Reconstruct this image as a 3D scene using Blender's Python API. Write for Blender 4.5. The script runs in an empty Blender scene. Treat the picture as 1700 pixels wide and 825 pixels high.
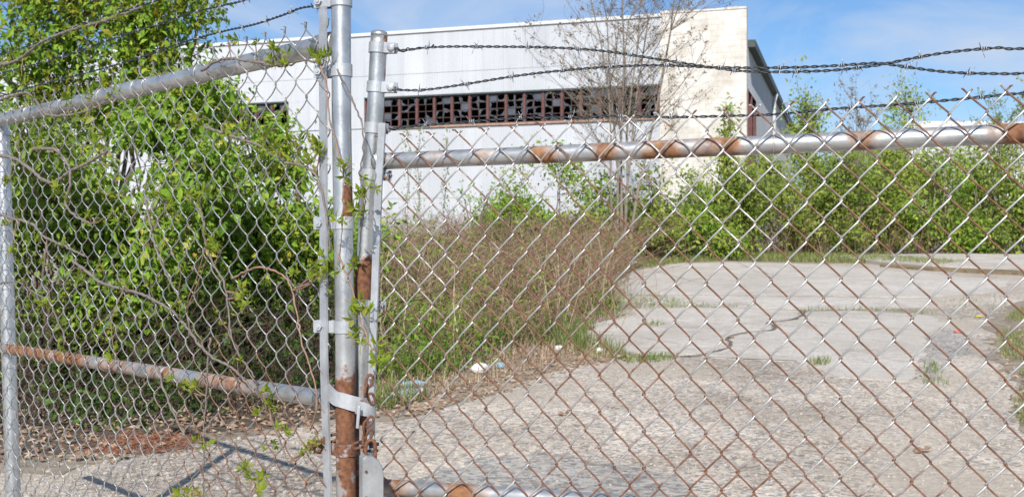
import bpy, math, random
import numpy as np
from mathutils import Vector, Matrix

# ------------------------------------------------------------------ camera, sky, sun
scene = bpy.context.scene
col = scene.collection
F, CX, HY, EYE = 1750.0, 850.0, 405.0, 1.55
SLOPE = 0.0327                                   # the yard rises gently away from the gate
cam_d = bpy.data.cameras.new('camera'); cam = bpy.data.objects.new('camera', cam_d); col.objects.link(cam)
cam.location = (0, 0, EYE); cam.rotation_euler = (math.radians(90), 0, 0)
cam_d.sensor_width = 23.6; cam_d.lens = 23.6 * F / 1700.0
cam_d.shift_y = -(412.5 - HY) / 1700.0
cam_d.clip_start = 0.05; cam_d.clip_end = 2000
cam_d.dof.use_dof = True; cam_d.dof.focus_distance = 2.45; cam_d.dof.aperture_fstop = 8.0
scene.camera = cam
SUN_AZ, SUN_EL = math.radians(8), math.radians(36.5)   # light heads forward and a little to the right
world = bpy.data.worlds.new('World'); scene.world = world; world.use_nodes = True
wn, wl = world.node_tree.nodes, world.node_tree.links
bg = wn['Background']; bg.inputs['Strength'].default_value = 0.092
sky = wn.new('ShaderNodeTexSky'); sky.sky_type = 'NISHITA'; sky.sun_disc = False
sky.sun_elevation = SUN_EL; sky.sun_rotation = math.pi + SUN_AZ
sky.air_density = 1.0; sky.dust_density = 0.2; sky.ozone_density = 3.0
tc = wn.new('ShaderNodeTexCoord'); mp = wn.new('ShaderNodeMapping')
mp.inputs['Scale'].default_value = (2.2, 2.2, 7.0); mp.inputs['Rotation'].default_value = (0.25, 0.35, 0.3)
nz = wn.new('ShaderNodeTexNoise'); nz.inputs['Scale'].default_value = 1.7; nz.inputs['Detail'].default_value = 7; nz.inputs['Distortion'].default_value = 0.7
nz.inputs['Roughness'].default_value = 0.58
rp = wn.new('ShaderNodeValToRGB'); rp.color_ramp.elements[0].position = 0.42; rp.color_ramp.elements[1].position = 0.68
rp.color_ramp.elements[1].color = (0.9, 0.9, 0.9, 1)
mx = wn.new('ShaderNodeMix'); mx.data_type = 'RGBA'
mx.inputs['B'].default_value = (5.2, 6.1, 7.6, 1)
wl.new(tc.outputs['Generated'], mp.inputs['Vector']); wl.new(mp.outputs['Vector'], nz.inputs['Vector'])
wl.new(nz.outputs['Fac'], rp.inputs['Fac']); wl.new(rp.outputs['Color'], mx.inputs['Factor'])
tint = wn.new('ShaderNodeMix'); tint.data_type = 'RGBA'; tint.blend_type = 'MULTIPLY'; tint.inputs['Factor'].default_value = 1.0; tint.inputs['B'].default_value = (0.74, 0.92, 1.10, 1)
wl.new(sky.outputs['Color'], tint.inputs['A']); wl.new(tint.outputs['Result'], mx.inputs['A']); wl.new(mx.outputs['Result'], bg.inputs['Color'])
sun_d = bpy.data.lights.new('sun', 'SUN'); sun = bpy.data.objects.new('sun', sun_d); col.objects.link(sun)
sun_d.energy = 5.0; sun_d.angle = math.radians(0.53); sun_d.color = (1.0, 0.95, 0.88)
sun_dir = Vector((-math.sin(SUN_AZ) * math.cos(SUN_EL), -math.cos(SUN_AZ) * math.cos(SUN_EL), math.sin(SUN_EL)))
sun.rotation_euler = sun_dir.to_track_quat('Z', 'Y').to_euler(); sun.location = (-8, -20, 30)
vs = scene.view_settings
vs.view_transform = 'Standard'; vs.look = 'None'; vs.gamma = 1.0; vs.exposure = 0.30; vs.use_curve_mapping = False
scene.cycles.max_bounces = 8; scene.cycles.transparent_max_bounces = 12
scene.cycles.caustics_reflective = False; scene.cycles.caustics_refractive = False

random.seed(4); rng = np.random.default_rng(11)

# ------------------------------------------------------------------ pixel / plane helpers
def ground_z(y): return SLOPE * min(max(y, -30.0), 62.0)
def gp(px, py):                                   # a point on the sloping ground
    d = EYE / ((py - HY) / F + SLOPE)
    return np.array([(px - CX) / F * d, d, SLOPE * d])
def at(px, py, d):                                # a point at a known depth
    return np.array([(px - CX) / F * d, d, EYE - (py - HY) / F * d])
class Plane:                                      # an upright plane: origin on the ground plan, direction, front normal
    def __init__(s, O, d, n): s.O = np.array(O, float); s.d = np.array(d, float); s.n = np.array(n, float)
    def inv(s, px, py, off=0.0):
        O = s.O + s.n * off; u = (px - CX) / F
        t = (u * O[1] - O[0]) / (s.d[0] - u * s.d[1]); Y = O[1] + s.d[1] * t
        return t, EYE - (py - HY) / F * Y
    def pt(s, t, z, off=0.0):
        q = s.O + s.n * off + s.d * t
        return np.array([q[0], q[1], z])
    def px(s, px, py, off=0.0): return s.pt(*s.inv(px, py, off), off)

# ------------------------------------------------------------------ mesh helpers
class MB:
    def __init__(s): s.v = []; s.f = []; s.n = 0; s.att = []
    def add(s, v, f, att=None):
        v = np.asarray(v, float).reshape(-1, 3)
        f = np.asarray(f, int)
        s.v.append(v); s.f.append(f + s.n); s.n += len(v)
        s.att.append(np.zeros(len(v)) if att is None else np.broadcast_to(np.asarray(att, float), (len(v),)))
        return s
    def mesh(s, name, mat, origin=None, smooth=False):
        me = bpy.data.meshes.new(name)
        V = np.concatenate(s.v) if s.v else np.zeros((0, 3))
        if origin is not None: V = V - np.asarray(origin)
        loops, starts, k = [], [], 0
        for f in s.f:
            if len(f) == 0: continue
            loops.append(f.ravel()); m = f.shape[1]
            starts.append(k + np.arange(len(f)) * m); k += f.size
        L = np.concatenate(loops); S = np.concatenate(starts)
        me.vertices.add(len(V)); me.vertices.foreach_set('co', V.ravel().astype(np.float32))
        me.loops.add(len(L)); me.loops.foreach_set('vertex_index', L.astype(np.int32))
        me.polygons.add(len(S)); me.polygons.foreach_set('loop_start', S.astype(np.int32))
        fl = np.concatenate([np.full(len(f), smooth and f.shape[1] == 4, bool) for f in s.f if len(f)])
        me.polygons.foreach_set('use_smooth', fl)
        a = me.attributes.new('tint', 'FLOAT', 'POINT')
        a.data.foreach_set('value', np.concatenate(s.att).astype(np.float32))
        me.update(calc_edges=True); me.validate()
        if mat: me.materials.append(mat)
        return me
ORIG = {}
def root_origin(p):
    while p is not None and p.parent is not None: p = p.parent
    return ORIG.get(p.name, np.zeros(3)) if p is not None else np.zeros(3)
def put(name, mb, mat, parent=None, smooth=False, label=None, cat=None, group=None, kind=None, origin=None):
    """one mesh object; vertices given in world coordinates"""
    if parent is not None: o0 = root_origin(parent)
    else: o0 = np.zeros(3) if origin is None else np.asarray(origin, float)
    o = bpy.data.objects.new(name, mb.mesh(name, mat, o0, smooth)); col.objects.link(o)
    if parent is not None: o.parent = parent
    else: o.location = o0; ORIG[o.name] = o0
    tag(o, label, cat, group, kind); return o
def tag(o, label=None, cat=None, group=None, kind=None):
    for k, v in (('label', label), ('category', cat), ('group', group), ('kind', kind)):
        if v: o[k] = v
    return o
def thing(name, loc, label, cat, group=None):
    o = bpy.data.objects.new(name, None); col.objects.link(o); o.location = loc
    o.empty_display_size = 0.1
    ORIG[o.name] = np.asarray(loc, float)
    return tag(o, label, cat, group)
def place(name, me, parent, pos, rot=None, scale=1.0):
    """a part that shares mesh data, at a world position"""
    o = bpy.data.objects.new(name, me); col.objects.link(o); o.parent = parent
    o.location = Vector(np.asarray(pos) - root_origin(parent))
    if rot is not None: o.rotation_euler = rot.to_euler() if hasattr(rot, 'to_euler') else rot
    o.scale = (scale,) * 3 if np.isscalar(scale) else scale
    return o
def norm(a): a = np.asarray(a, float); return a / (np.linalg.norm(a) + 1e-12)
def tube(path, r, sides=6, att=None, caps=True):
    P = np.asarray(path, float); n = len(P); R = np.broadcast_to(np.asarray(r, float), (n,))
    T = np.gradient(P, axis=0); T /= np.linalg.norm(T, axis=1)[:, None] + 1e-12
    ref = np.array([0, 0, 1.0]) if abs(T[0][2]) < 0.8 else np.array([1.0, 0, 0])
    u = norm(np.cross(T[0], ref)); U = np.empty_like(P)
    for i in range(n):
        u = u - T[i] * np.dot(u, T[i]); u = u / (np.linalg.norm(u) + 1e-12); U[i] = u
    W = np.cross(T, U)
    a = np.arange(sides) * 2 * math.pi / sides
    V = P[:, None, :] + R[:, None, None] * (np.cos(a)[None, :, None] * U[:, None, :] + np.sin(a)[None, :, None] * W[:, None, :])
    i = np.arange(n - 1)[:, None] * sides; j = np.arange(sides)[None, :]; k = (j + 1) % sides
    Fq = np.stack([i + j, i + k, i + sides + k, i + sides + j], -1).reshape(-1, 4)
    V = V.reshape(-1, 3)
    A = None
    if att is not None: A = np.repeat(np.broadcast_to(np.asarray(att, float), (n,)), sides)
    return V, Fq, A
def add_tube(mb, path, r, sides=6, att=None, caps=True):
    V, Fq, A = tube(path, r, sides)
    if callable(att): A = np.array([att(v) for v in V])
    elif att is not None: A = np.repeat(np.broadcast_to(np.asarray(att, float), (len(path),)), sides)
    if caps:
        n0 = mb.n; mb.add(V, Fq, A); n = len(V)
        c = np.array([path[0], path[-1]]); mb.add(c, np.zeros((0, 3), int), [0 if A is None else A[0], 0 if A is None else A[-1]])
        j = np.arange(sides); k = (j + 1) % sides
        mb.f.append(np.stack([n0 + k, n0 + j, np.full(sides, n0 + n)], -1))
        b = n0 + n - sides
        mb.f.append(np.stack([b + j, b + k, np.full(sides, n0 + n + 1)], -1))
    else: mb.add(V, Fq, A)
    return mb
def resample(P, step):
    P = np.asarray(P, float); d = np.r_[0, np.cumsum(np.linalg.norm(np.diff(P, axis=0), axis=1))]
    n = max(2, int(d[-1] / step) + 1); t = np.linspace(0, d[-1], n)
    return np.stack([np.interp(t, d, P[:, k]) for k in range(3)], -1)
def spline(P, step):
    P = np.asarray(P, float); Q = np.vstack([2 * P[0] - P[1], P, 2 * P[-1] - P[-2]]); out = []
    for i in range(1, len(Q) - 2):
        a, b, c, d = Q[i - 1:i + 3]; m = max(2, int(np.linalg.norm(c - b) / step))
        t = np.linspace(0, 1, m, endpoint=False)[:, None]
        out.append(0.5 * ((2 * b) + (c - a) * t + (2 * a - 5 * b + 4 * c - d) * t ** 2 + (3 * b - a - 3 * c + d) * t ** 3))
    out.append(P[-1][None]); return resample(np.vstack(out), step)
BOXF = np.array([[0, 3, 2, 1], [4, 5, 6, 7], [0, 1, 5, 4], [1, 2, 6, 5], [2, 3, 7, 6], [3, 0, 4, 7]])
def add_box(mb, c, ax, ay, az, att=None):            # centre and three half-axis vectors
    c, ax, ay, az = (np.asarray(q, float) for q in (c, ax, ay, az))
    v = [c + sx * ax + sy * ay + sz * az for sz in (-1, 1) for sx, sy in ((-1, -1), (1, -1), (1, 1), (-1, 1))]
    return mb.add(v, BOXF, att)
def bevel_box(mb, c, ax, ay, az, b):                 # a box with chamfered edges
    c, ax, ay, az = (np.asarray(q, float) for q in (c, ax, ay, az))
    L = [np.linalg.norm(q) for q in (ax, ay, az)]; A = [norm(q) for q in (ax, ay, az)]
    import bmesh
    bm = bmesh.new(); bmesh.ops.create_cube(bm, size=2.0)
    for v in bm.verts: v.co = Vector((v.co.x * L[0], v.co.y * L[1], v.co.z * L[2]))
    bmesh.ops.bevel(bm, geom=bm.edges[:], offset=b, segments=2, affect='EDGES', profile=0.6)
    bmesh.ops.triangulate(bm, faces=bm.faces[:])
    V = np.array([v.co[:] for v in bm.verts]); bm.verts.index_update()
    f = np.array([[v.index for v in q.verts] for q in bm.faces]); bm.free()
    return mb.add(c + V @ np.array(A), f)
def smooth_noise(seed, n=24, scale=1.0):             # a cheap smooth 2-D field: sum of random waves
    r = np.random.default_rng(seed); k = r.normal(0, 1, (n, 2)) * scale; ph = r.uniform(0, 6.28, n); am = r.uniform(0.3, 1, n); am /= am.sum()
    return lambda x, y: np.tensordot(am, np.sin(np.multiply.outer(k[:, 0], x) + np.multiply.outer(k[:, 1], y) + ph.reshape((-1,) + (1,) * np.ndim(x))), 1) * 2.2

# ------------------------------------------------------------------ materials
def mat_new(name):
    m = bpy.data.materials.new(name); m.use_nodes = True
    return m, m.node_tree.nodes, m.node_tree.links, m.node_tree.nodes['Principled BSDF']
def N(nodes, t, **kw):
    n = nodes.new(t)
    for k, v in kw.items():
        if k in n.inputs: n.inputs[k].default_value = v
        else: setattr(n, k, v)
    return n
def ramp(nodes, stops):
    r = nodes.new('ShaderNodeValToRGB'); e = r.color_ramp.elements
    while len(e) < len(stops): e.new(0.5)
    for q, (p, c) in zip(e, stops): q.position = p; q.color = (*c, 1) if len(c) == 3 else c
    return r
def mixc(nodes, links, fac, a, b, blend='MIX'):
    m = nodes.new('ShaderNodeMix'); m.data_type = 'RGBA'; m.blend_type = blend
    for s, v in (('Factor', fac), ('A', a), ('B', b)):
        if hasattr(v, 'links'): links.new(v, m.inputs[s])
        elif s == 'Factor': m.inputs[s].default_value = v
        else: m.inputs[s].default_value = (*v, 1)
    return m.outputs['Result']
def math_(nodes, links, op, a, b=None):
    m = nodes.new('ShaderNodeMath'); m.operation = op
    for i, v in ((0, a), (1, b)):
        if v is None: continue
        if hasattr(v, 'links'): links.new(v, m.inputs[i])
        else: m.inputs[i].default_value = v
    return m.outputs[0]
def bump(nodes, links, bsdf, h, strength, dist=0.01):
    b = nodes.new('ShaderNodeBump'); b.inputs['Strength'].default_value = strength; b.inputs['Distance'].default_value = dist
    links.new(h, b.inputs['Height']); links.new(b.outputs['Normal'], bsdf.inputs['Normal'])
def objco(nodes, links, scale=(1, 1, 1)):
    t = nodes.new('ShaderNodeTexCoord'); m = nodes.new('ShaderNodeMapping'); m.inputs['Scale'].default_value = scale
    links.new(t.outputs['Object'], m.inputs['Vector']); return m.outputs['Vector']
def metal(name, base, rough, metallic, rustscale=28.0, dirt=0.35, rustcol=((0.075, 0.030, 0.017), (0.22, 0.095, 0.045)), soft=(0.44, 0.62)):
    m, n, l, b = mat_new(name)
    co = objco(n, l)
    at_ = N(n, 'ShaderNodeAttribute', attribute_name='tint')
    n1 = N(n, 'ShaderNodeTexNoise', Scale=rustscale, Detail=7.0, Roughness=0.65); l.new(co, n1.inputs['Vector'])
    n2 = N(n, 'ShaderNodeTexNoise', Scale=rustscale * 3.1, Detail=5.0); l.new(co, n2.inputs['Vector'])
    n3 = N(n, 'ShaderNodeTexNoise', Scale=9.0, Detail=6.0, Roughness=0.7); l.new(co, n3.inputs['Vector'])
    s = math_(n, l, 'ADD', n1.outputs['Fac'], math_(n, l, 'MULTIPLY', math_(n, l, 'SUBTRACT', at_.outputs['Fac'], 0.5), 1.15))
    mask = ramp(n, [(soft[0], (0, 0, 0)), (soft[1], (1, 1, 1))]); l.new(s, mask.inputs['Fac'])
    grime = ramp(n, [(0.35, tuple(c * (1 - dirt) for c in base)), (0.62, base)]); l.new(n3.outputs['Fac'], grime.inputs['Fac'])
    rc = ramp(n, [(0.3, rustcol[0]), (0.7, rustcol[1])]); l.new(n2.outputs['Fac'], rc.inputs['Fac'])
    l.new(mixc(n, l, mask.outputs['Color'], grime.outputs['Color'], rc.outputs['Color']), b.inputs['Base Color'])
    inv = math_(n, l, 'SUBTRACT', 1.0, mask.outputs['Color'])
    l.new(math_(n, l, 'MULTIPLY', inv, metallic), b.inputs['Metallic'])
    l.new(math_(n, l, 'ADD', math_(n, l, 'MULTIPLY', mask.outputs['Color'], 0.85 - rough), math_(n, l, 'ADD', rough - 0.06, math_(n, l, 'MULTIPLY', n2.outputs['Fac'], 0.14))), b.inputs['Roughness'])
    bump(n, l, b, math_(n, l, 'ADD', n2.outputs['Fac'], mask.outputs['Color']), 0.25, 0.002)
    return m
M = {}
M['galv'] = metal('galvanised_pipe', (0.60, 0.605, 0.61), 0.34, 0.8)
M['stained'] = metal('rust_stained_pipe', (0.55, 0.555, 0.56), 0.36, 0.75, 16.0, 0.35, ((0.12, 0.05, 0.024), (0.32, 0.16, 0.075)), (0.42, 0.74))
M['galv_flat'] = metal('galvanised_strap', (0.50, 0.52, 0.55), 0.45, 0.45, 40.0)
M['fabric'] = metal('chain_link_wire', (0.60, 0.59, 0.57), 0.38, 0.6, 22.0, 0.4, ((0.095, 0.043, 0.027), (0.23, 0.11, 0.065)), (0.40, 0.64))
M['fabric_grey'] = metal('chain_link_wire_dull', (0.46, 0.455, 0.44), 0.40, 0.6, 22.0, 0.5, ((0.095, 0.043, 0.027), (0.23, 0.11, 0.065)), (0.40, 0.66))
M['strand'] = metal('weathered_strand_wire', (0.045, 0.05, 0.056), 0.5, 0.35, 60.0, 0.4)
M['barb'] = metal('barb_wire_zinc', (0.42, 0.45, 0.48), 0.45, 0.5, 60.0, 0.4)
M['chain'] = metal('rusty_chain', (0.10, 0.06, 0.04), 0.7, 0.2, 40.0)
M['lock'] = metal('padlock_grey', (0.36, 0.37, 0.38), 0.5, 0.3, 24.0)

def leafmat(name, stops, trans=0.35, rough=0.45):
    m, n, l, b = mat_new(name)
    a = N(n, 'ShaderNodeAttribute', attribute_name='tint')
    r = ramp(n, stops); l.new(a.outputs['Fac'], r.inputs['Fac'])
    l.new(r.outputs['Color'], b.inputs['Base Color']); b.inputs['Roughness'].default_value = rough
    b.inputs['Specular IOR Level'].default_value = 0.22
    t = n.new('ShaderNodeBsdfTranslucent')
    l.new(mixc(n, l, 0.5, r.outputs['Color'], (0.30, 0.42, 0.03), 'MIX'), t.inputs['Color'])
    ms = n.new('ShaderNodeMixShader'); ms.inputs[0].default_value = trans
    l.new(b.outputs[0], ms.inputs[1]); l.new(t.outputs[0], ms.inputs[2]); l.new(ms.outputs[0], n['Material Output'].inputs['Surface'])
    return m
M['leaf_green'] = leafmat('leaf_fresh_green', [(0, (0.08, 0.17, 0.018)), (0.5, (0.19, 0.34, 0.035)), (0.85, (0.32, 0.45, 0.055)), (1, (0.44, 0.48, 0.08))])
M['leaf_yellow'] = leafmat('leaf_young_yellow', [(0, (0.20, 0.28, 0.025)), (0.5, (0.40, 0.44, 0.045)), (0.85, (0.50, 0.42, 0.07)), (1, (0.40, 0.22, 0.06))])
M['leaf_olive'] = leafmat('leaf_olive', [(0, (0.08, 0.13, 0.022)), (0.5, (0.18, 0.26, 0.04)), (0.9, (0.30, 0.37, 0.07)), (1, (0.30, 0.22, 0.09))])
M['leaf_shade'] = leafmat('leaf_ivy_shade', [(0, (0.025, 0.05, 0.012)), (0.5, (0.05, 0.095, 0.02)), (1, (0.12, 0.19, 0.03))], 0.2)  # leaf colour carries the shade of the understory
M['leaf_far'] = leafmat('leaf_far_green', [(0, (0.13, 0.17, 0.03)), (0.5, (0.28, 0.34, 0.055)), (1, (0.46, 0.47, 0.11))])
M['leaf_vine'] = leafmat('leaf_creeper', [(0, (0.13, 0.22, 0.02)), (0.6, (0.24, 0.30, 0.03)), (1, (0.30, 0.24, 0.05))], 0.4)
M['bud'] = leafmat('opening_bud', [(0, (0.13, 0.07, 0.045)), (0.5, (0.20, 0.12, 0.07)), (1, (0.27, 0.22, 0.09))], 0.2)
M['grass'] = leafmat('grass_blade', [(0, (0.08, 0.14, 0.028)), (0.5, (0.16, 0.22, 0.055)), (1, (0.34, 0.31, 0.15))], 0.3)
M['straw'] = leafmat('dry_stalk', [(0, (0.14, 0.085, 0.06)), (0.4, (0.265, 0.165, 0.118)), (0.8, (0.40, 0.31, 0.22)), (1, (0.58, 0.49, 0.36))], 0.12, 0.7)
M['twig_dark'] = leafmat('dark_twig', [(0, (0.05, 0.034, 0.026)), (0.5, (0.10, 0.07, 0.05)), (1, (0.22, 0.16, 0.11))], 0.05, 0.8)
M['dead'] = leafmat('dead_leaf', [(0, (0.17, 0.09, 0.055)), (0.5, (0.32, 0.21, 0.14)), (1, (0.50, 0.41, 0.31))], 0.15, 0.7)
def plain(name, c, rough=0.7, metallic=0.0, nscale=20.0, var=0.25, bmp=0.1):
    m, n, l, b = mat_new(name)
    co = objco(n, l); q = N(n, 'ShaderNodeTexNoise', Scale=nscale, Detail=6.0, Roughness=0.65); l.new(co, q.inputs['Vector'])
    r = ramp(n, [(0.3, tuple(x * (1 - var) for x in c)), (0.7, tuple(min(1, x * (1 + var * 0.6)) for x in c))]); l.new(q.outputs['Fac'], r.inputs['Fac'])
    l.new(r.outputs['Color'], b.inputs['Base Color']); b.inputs['Roughness'].default_value = rough; b.inputs['Metallic'].default_value = metallic
    bump(n, l, b, q.outputs['Fac'], bmp, 0.01); return m
M['bark'] = plain('bark_grey_brown', (0.17, 0.13, 0.10), 0.9, nscale=30, var=0.4, bmp=0.4)
M['bark_pale'] = plain('bark_pale', (0.24, 0.20, 0.165), 0.9, nscale=30, var=0.35, bmp=0.4)
M['bark_bare'] = plain('bark_bare_pale', (0.30, 0.255, 0.215), 0.9, nscale=30, var=0.35, bmp=0.4)
M['vine_stem'] = plain('vine_stem_grey', (0.18, 0.15, 0.13), 0.85, nscale=60, var=0.4)
M['vine_red'] = plain('vine_stem_reddish', (0.28, 0.17, 0.12), 0.8, nscale=60, var=0.3)
M['red_paint'] = plain('oxide_red_paint', (0.125, 0.047, 0.043), 0.75, nscale=8, var=0.35)
M['muntin'] = plain('rusty_muntin', (0.06, 0.034, 0.03), 0.8, nscale=8, var=0.35)
M['sill'] = plain('weathered_sill', (0.34, 0.22, 0.17), 0.85, nscale=6, var=0.3)
M['dark_trim'] = plain('dark_green_flashing', (0.035, 0.05, 0.05), 0.6, nscale=5)
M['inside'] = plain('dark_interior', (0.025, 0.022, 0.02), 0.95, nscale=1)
M['glass_dirty'] = plain('dirty_wired_glass', (0.075, 0.085, 0.105), 0.3, nscale=3, var=0.45, bmp=0.02)
M['roof'] = plain('bitumen_roof', (0.06, 0.06, 0.065), 0.9)
M['white_trim'] = plain('white_trim', (0.56, 0.57, 0.58), 0.6, nscale=2, var=0.06, bmp=0.02)
M['grey_panel'] = plain('grey_wall_panel', (0.52, 0.54, 0.56), 0.8, nscale=1.2, var=0.12, bmp=0.05)
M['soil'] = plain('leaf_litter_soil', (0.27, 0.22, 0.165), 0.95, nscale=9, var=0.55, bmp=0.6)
M['soil_shade'] = plain('soil_shade_dark', (0.095, 0.07, 0.05), 0.95, nscale=14, var=0.6, bmp=0.8)  # soil colour darkened to stand for shade beneath the left shrubs
M['stone'] = plain('loose_stone', (0.40, 0.36, 0.31), 0.9, nscale=18, var=0.35)
M['paper'] = plain('crumpled_paper', (0.72, 0.74, 0.76), 0.6, nscale=40, var=0.12)
M['orange'] = plain('pine_needles', (0.24, 0.095, 0.05), 0.9, nscale=60, var=0.4)
m, n, l, b = mat_new('clear_plastic'); M['plastic'] = m
b.inputs['Base Color'].default_value = (0.85, 0.92, 0.93, 1); b.inputs['Roughness'].default_value = 0.08
b.inputs['Transmission Weight'].default_value = 0.75; b.inputs['IOR'].default_value = 1.3
m, n, l, b = mat_new('blue_plastic'); M['blue'] = m
b.inputs['Base Color'].default_value = (0.35, 0.5, 0.62, 1); b.inputs['Roughness'].default_value = 0.25; b.inputs['Transmission Weight'].default_value = 0.3

# corrugated white siding: streaks run down the sheets
m, n, l, b = mat_new('white_siding'); M['siding'] = m
co = objco(n, l, (1.6, 1.6, 0.10)); q = N(n, 'ShaderNodeTexNoise', Scale=1.6, Detail=8.0, Roughness=0.65); l.new(co, q.inputs['Vector'])
co2 = objco(n, l); q2 = N(n, 'ShaderNodeTexNoise', Scale=0.35, Detail=5.0); l.new(co2, q2.inputs['Vector'])
r = ramp(n, [(0.30, (0.455, 0.468, 0.492)), (0.62, (0.515, 0.535, 0.565))]); l.new(q.outputs['Fac'], r.inputs['Fac'])
r2 = ramp(n, [(0.3, (0.88, 0.89, 0.91)), (0.7, (1, 1, 1))]); l.new(q2.outputs['Fac'], r2.inputs['Fac'])
dp = n.new('ShaderNodeVectorMath'); dp.operation = 'DOT_PRODUCT'; l.new(co2, dp.inputs[0]); dp.inputs[1].default_value = (0.953 / 0.82, -0.304 / 0.82, 0)
wnz = n.new('ShaderNodeTexWhiteNoise'); wnz.noise_dimensions = '1D'; l.new(math_(n, l, 'FLOOR', dp.outputs['Value']), wnz.inputs['W'])
r3 = ramp(n, [(0, (0.93, 0.935, 0.94)), (1, (1, 1, 1))]); l.new(wnz.outputs['Value'], r3.inputs['Fac'])
fr = math_(n, l, 'FRACT', dp.outputs['Value']); r4 = ramp(n, [(0.0, (0.80, 0.80, 0.82)), (0.035, (1, 1, 1))]); l.new(fr, r4.inputs['Fac'])   # dirt in the sheet laps
l.new(mixc(n, l, 1.0, mixc(n, l, 1.0, mixc(n, l, 1.0, r.outputs['Color'], r2.outputs['Color'], 'MULTIPLY'), r3.outputs['Color'], 'MULTIPLY'), r4.outputs['Color'], 'MULTIPLY'), b.inputs['Base Color']); b.inputs['Roughness'].default_value = 0.55
# painted masonry pier: cream paint over block courses
m, n, l, b = mat_new('cream_masonry'); M['cream'] = m
t = n.new('ShaderNodeTexCoord'); mp_ = n.new('ShaderNodeMapping'); mp_.inputs['Rotation'].default_value = (math.radians(90), 0, 0); l.new(t.outputs['Object'], mp_.inputs['Vector'])
br = n.new('ShaderNodeTexBrick'); l.new(mp_.outputs[0], br.inputs['Vector'])
for k, v in (('Scale', 1.0), ('Mortar Size', 0.012), ('Brick Width', 0.40), ('Row Height', 0.20), ('Bias', 0.0)): br.inputs[k].default_value = v
br.inputs['Color1'].default_value = (0.55, 0.53, 0.495, 1); br.inputs['Color2'].default_value = (0.60, 0.58, 0.545, 1); br.inputs['Mortar'].default_value = (0.50, 0.475, 0.44, 1)
q = N(n, 'ShaderNodeTexNoise', Scale=1.3, Detail=9.0, Roughness=0.7); l.new(t.outputs['Object'], q.inputs['Vector'])
r = ramp(n, [(0.32, (0.72, 0.67, 0.60)), (0.54, (1, 1, 1))]); l.new(q.outputs['Fac'], r.inputs['Fac'])
l.new(mixc(n, l, 1.0, br.outputs['Color'], r.outputs['Color'], 'MULTIPLY'), b.inputs['Base Color']); b.inputs['Roughness'].default_value = 0.9
bump(n, l, b, br.outputs['Fac'], -0.4, 0.02)
# yard surface: worn concrete with exposed aggregate
def aggregate(name, c_lo, c_hi, stone_amt, patch=None, scale=38.0):
    m, n, l, b = mat_new(name); co = objco(n, l)
    v = N(n, 'ShaderNodeTexVoronoi', Scale=scale, Randomness=1.0); l.new(co, v.inputs['Vector'])
    v2 = N(n, 'ShaderNodeTexVoronoi', Scale=scale * 2.3); l.new(co, v2.inputs['Vector'])
    big = N(n, 'ShaderNodeTexNoise', Scale=0.75, Detail=8.0, Roughness=0.62); l.new(co, big.inputs['Vector'])
    mid = N(n, 'ShaderNodeTexNoise', Scale=6.0, Detail=8.0, Roughness=0.7); l.new(co, mid.inputs['Vector'])
    base = ramp(n, [(0.36, c_lo), (0.6, c_hi)]); l.new(big.outputs['Fac'], base.inputs['Fac'])
    sep = n.new('ShaderNodeSeparateColor'); l.new(v.outputs['Color'], sep.inputs[0])
    st = ramp(n, [(0, (0.42, 0.42, 0.44)), (0.3, (0.72, 0.69, 0.66)), (0.65, (1.0, 0.96, 0.92)), (0.9, (1.25, 1.14, 1.02)), (1, (0.66, 0.52, 0.43))]); l.new(sep.outputs[0], st.inputs['Fac'])
    c = mixc(n, l, stone_amt, base.outputs['Color'], mixc(n, l, 1.0, base.outputs['Color'], st.outputs['Color'], 'MULTIPLY'))
    md = ramp(n, [(0.30, (0.74, 0.70, 0.65)), (0.52, (1, 1, 1))]); l.new(mid.outputs['Fac'], md.inputs['Fac'])
    c = mixc(n, l, 0.8, c, md.outputs['Color'], 'MULTIPLY')
    if patch:
        pn = N(n, 'ShaderNodeTexNoise', Scale=0.55, Detail=7.0, Roughness=0.6); l.new(co, pn.inputs['Vector'])
        pr = ramp(n, [(0.50, (0, 0, 0)), (0.66, (0.85, 0.85, 0.85))]); l.new(pn.outputs['Fac'], pr.inputs['Fac'])
        c = mixc(n, l, pr.outputs['Color'], c, patch)
    l.new(c, b.inputs['Base Color']); b.inputs['Roughness'].default_value = 0.95; b.inputs['Specular IOR Level'].default_value = 0.2
    h = math_(n, l, 'ADD', math_(n, l, 'MULTIPLY', v.outputs['Distance'], 0.6), math_(n, l, 'ADD', v2.outputs['Distance'], mid.outputs['Fac']))
    bump(n, l, b, h, 0.55, 0.012); return m
M['yard'] = aggregate('worn_aggregate_yard', (0.395, 0.362, 0.322), (0.61, 0.575, 0.525), 1.0, (0.42, 0.365, 0.295), 40.0)
M['slab'] = aggregate('grey_concrete_slab', (0.50, 0.468, 0.422), (0.62, 0.592, 0.548), 0.5, (0.47, 0.43, 0.37), 60.0)
M['patch'] = aggregate('dark_gravel_patch', (0.32, 0.315, 0.305), (0.42, 0.41, 0.39), 0.85, None, 30.0)
M['curb'] = aggregate('brown_curb', (0.19, 0.145, 0.09), (0.30, 0.24, 0.16), 0.4, None, 30.0)
M['crack'] = plain('crack_filler', (0.13, 0.115, 0.095), 0.95)

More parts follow.
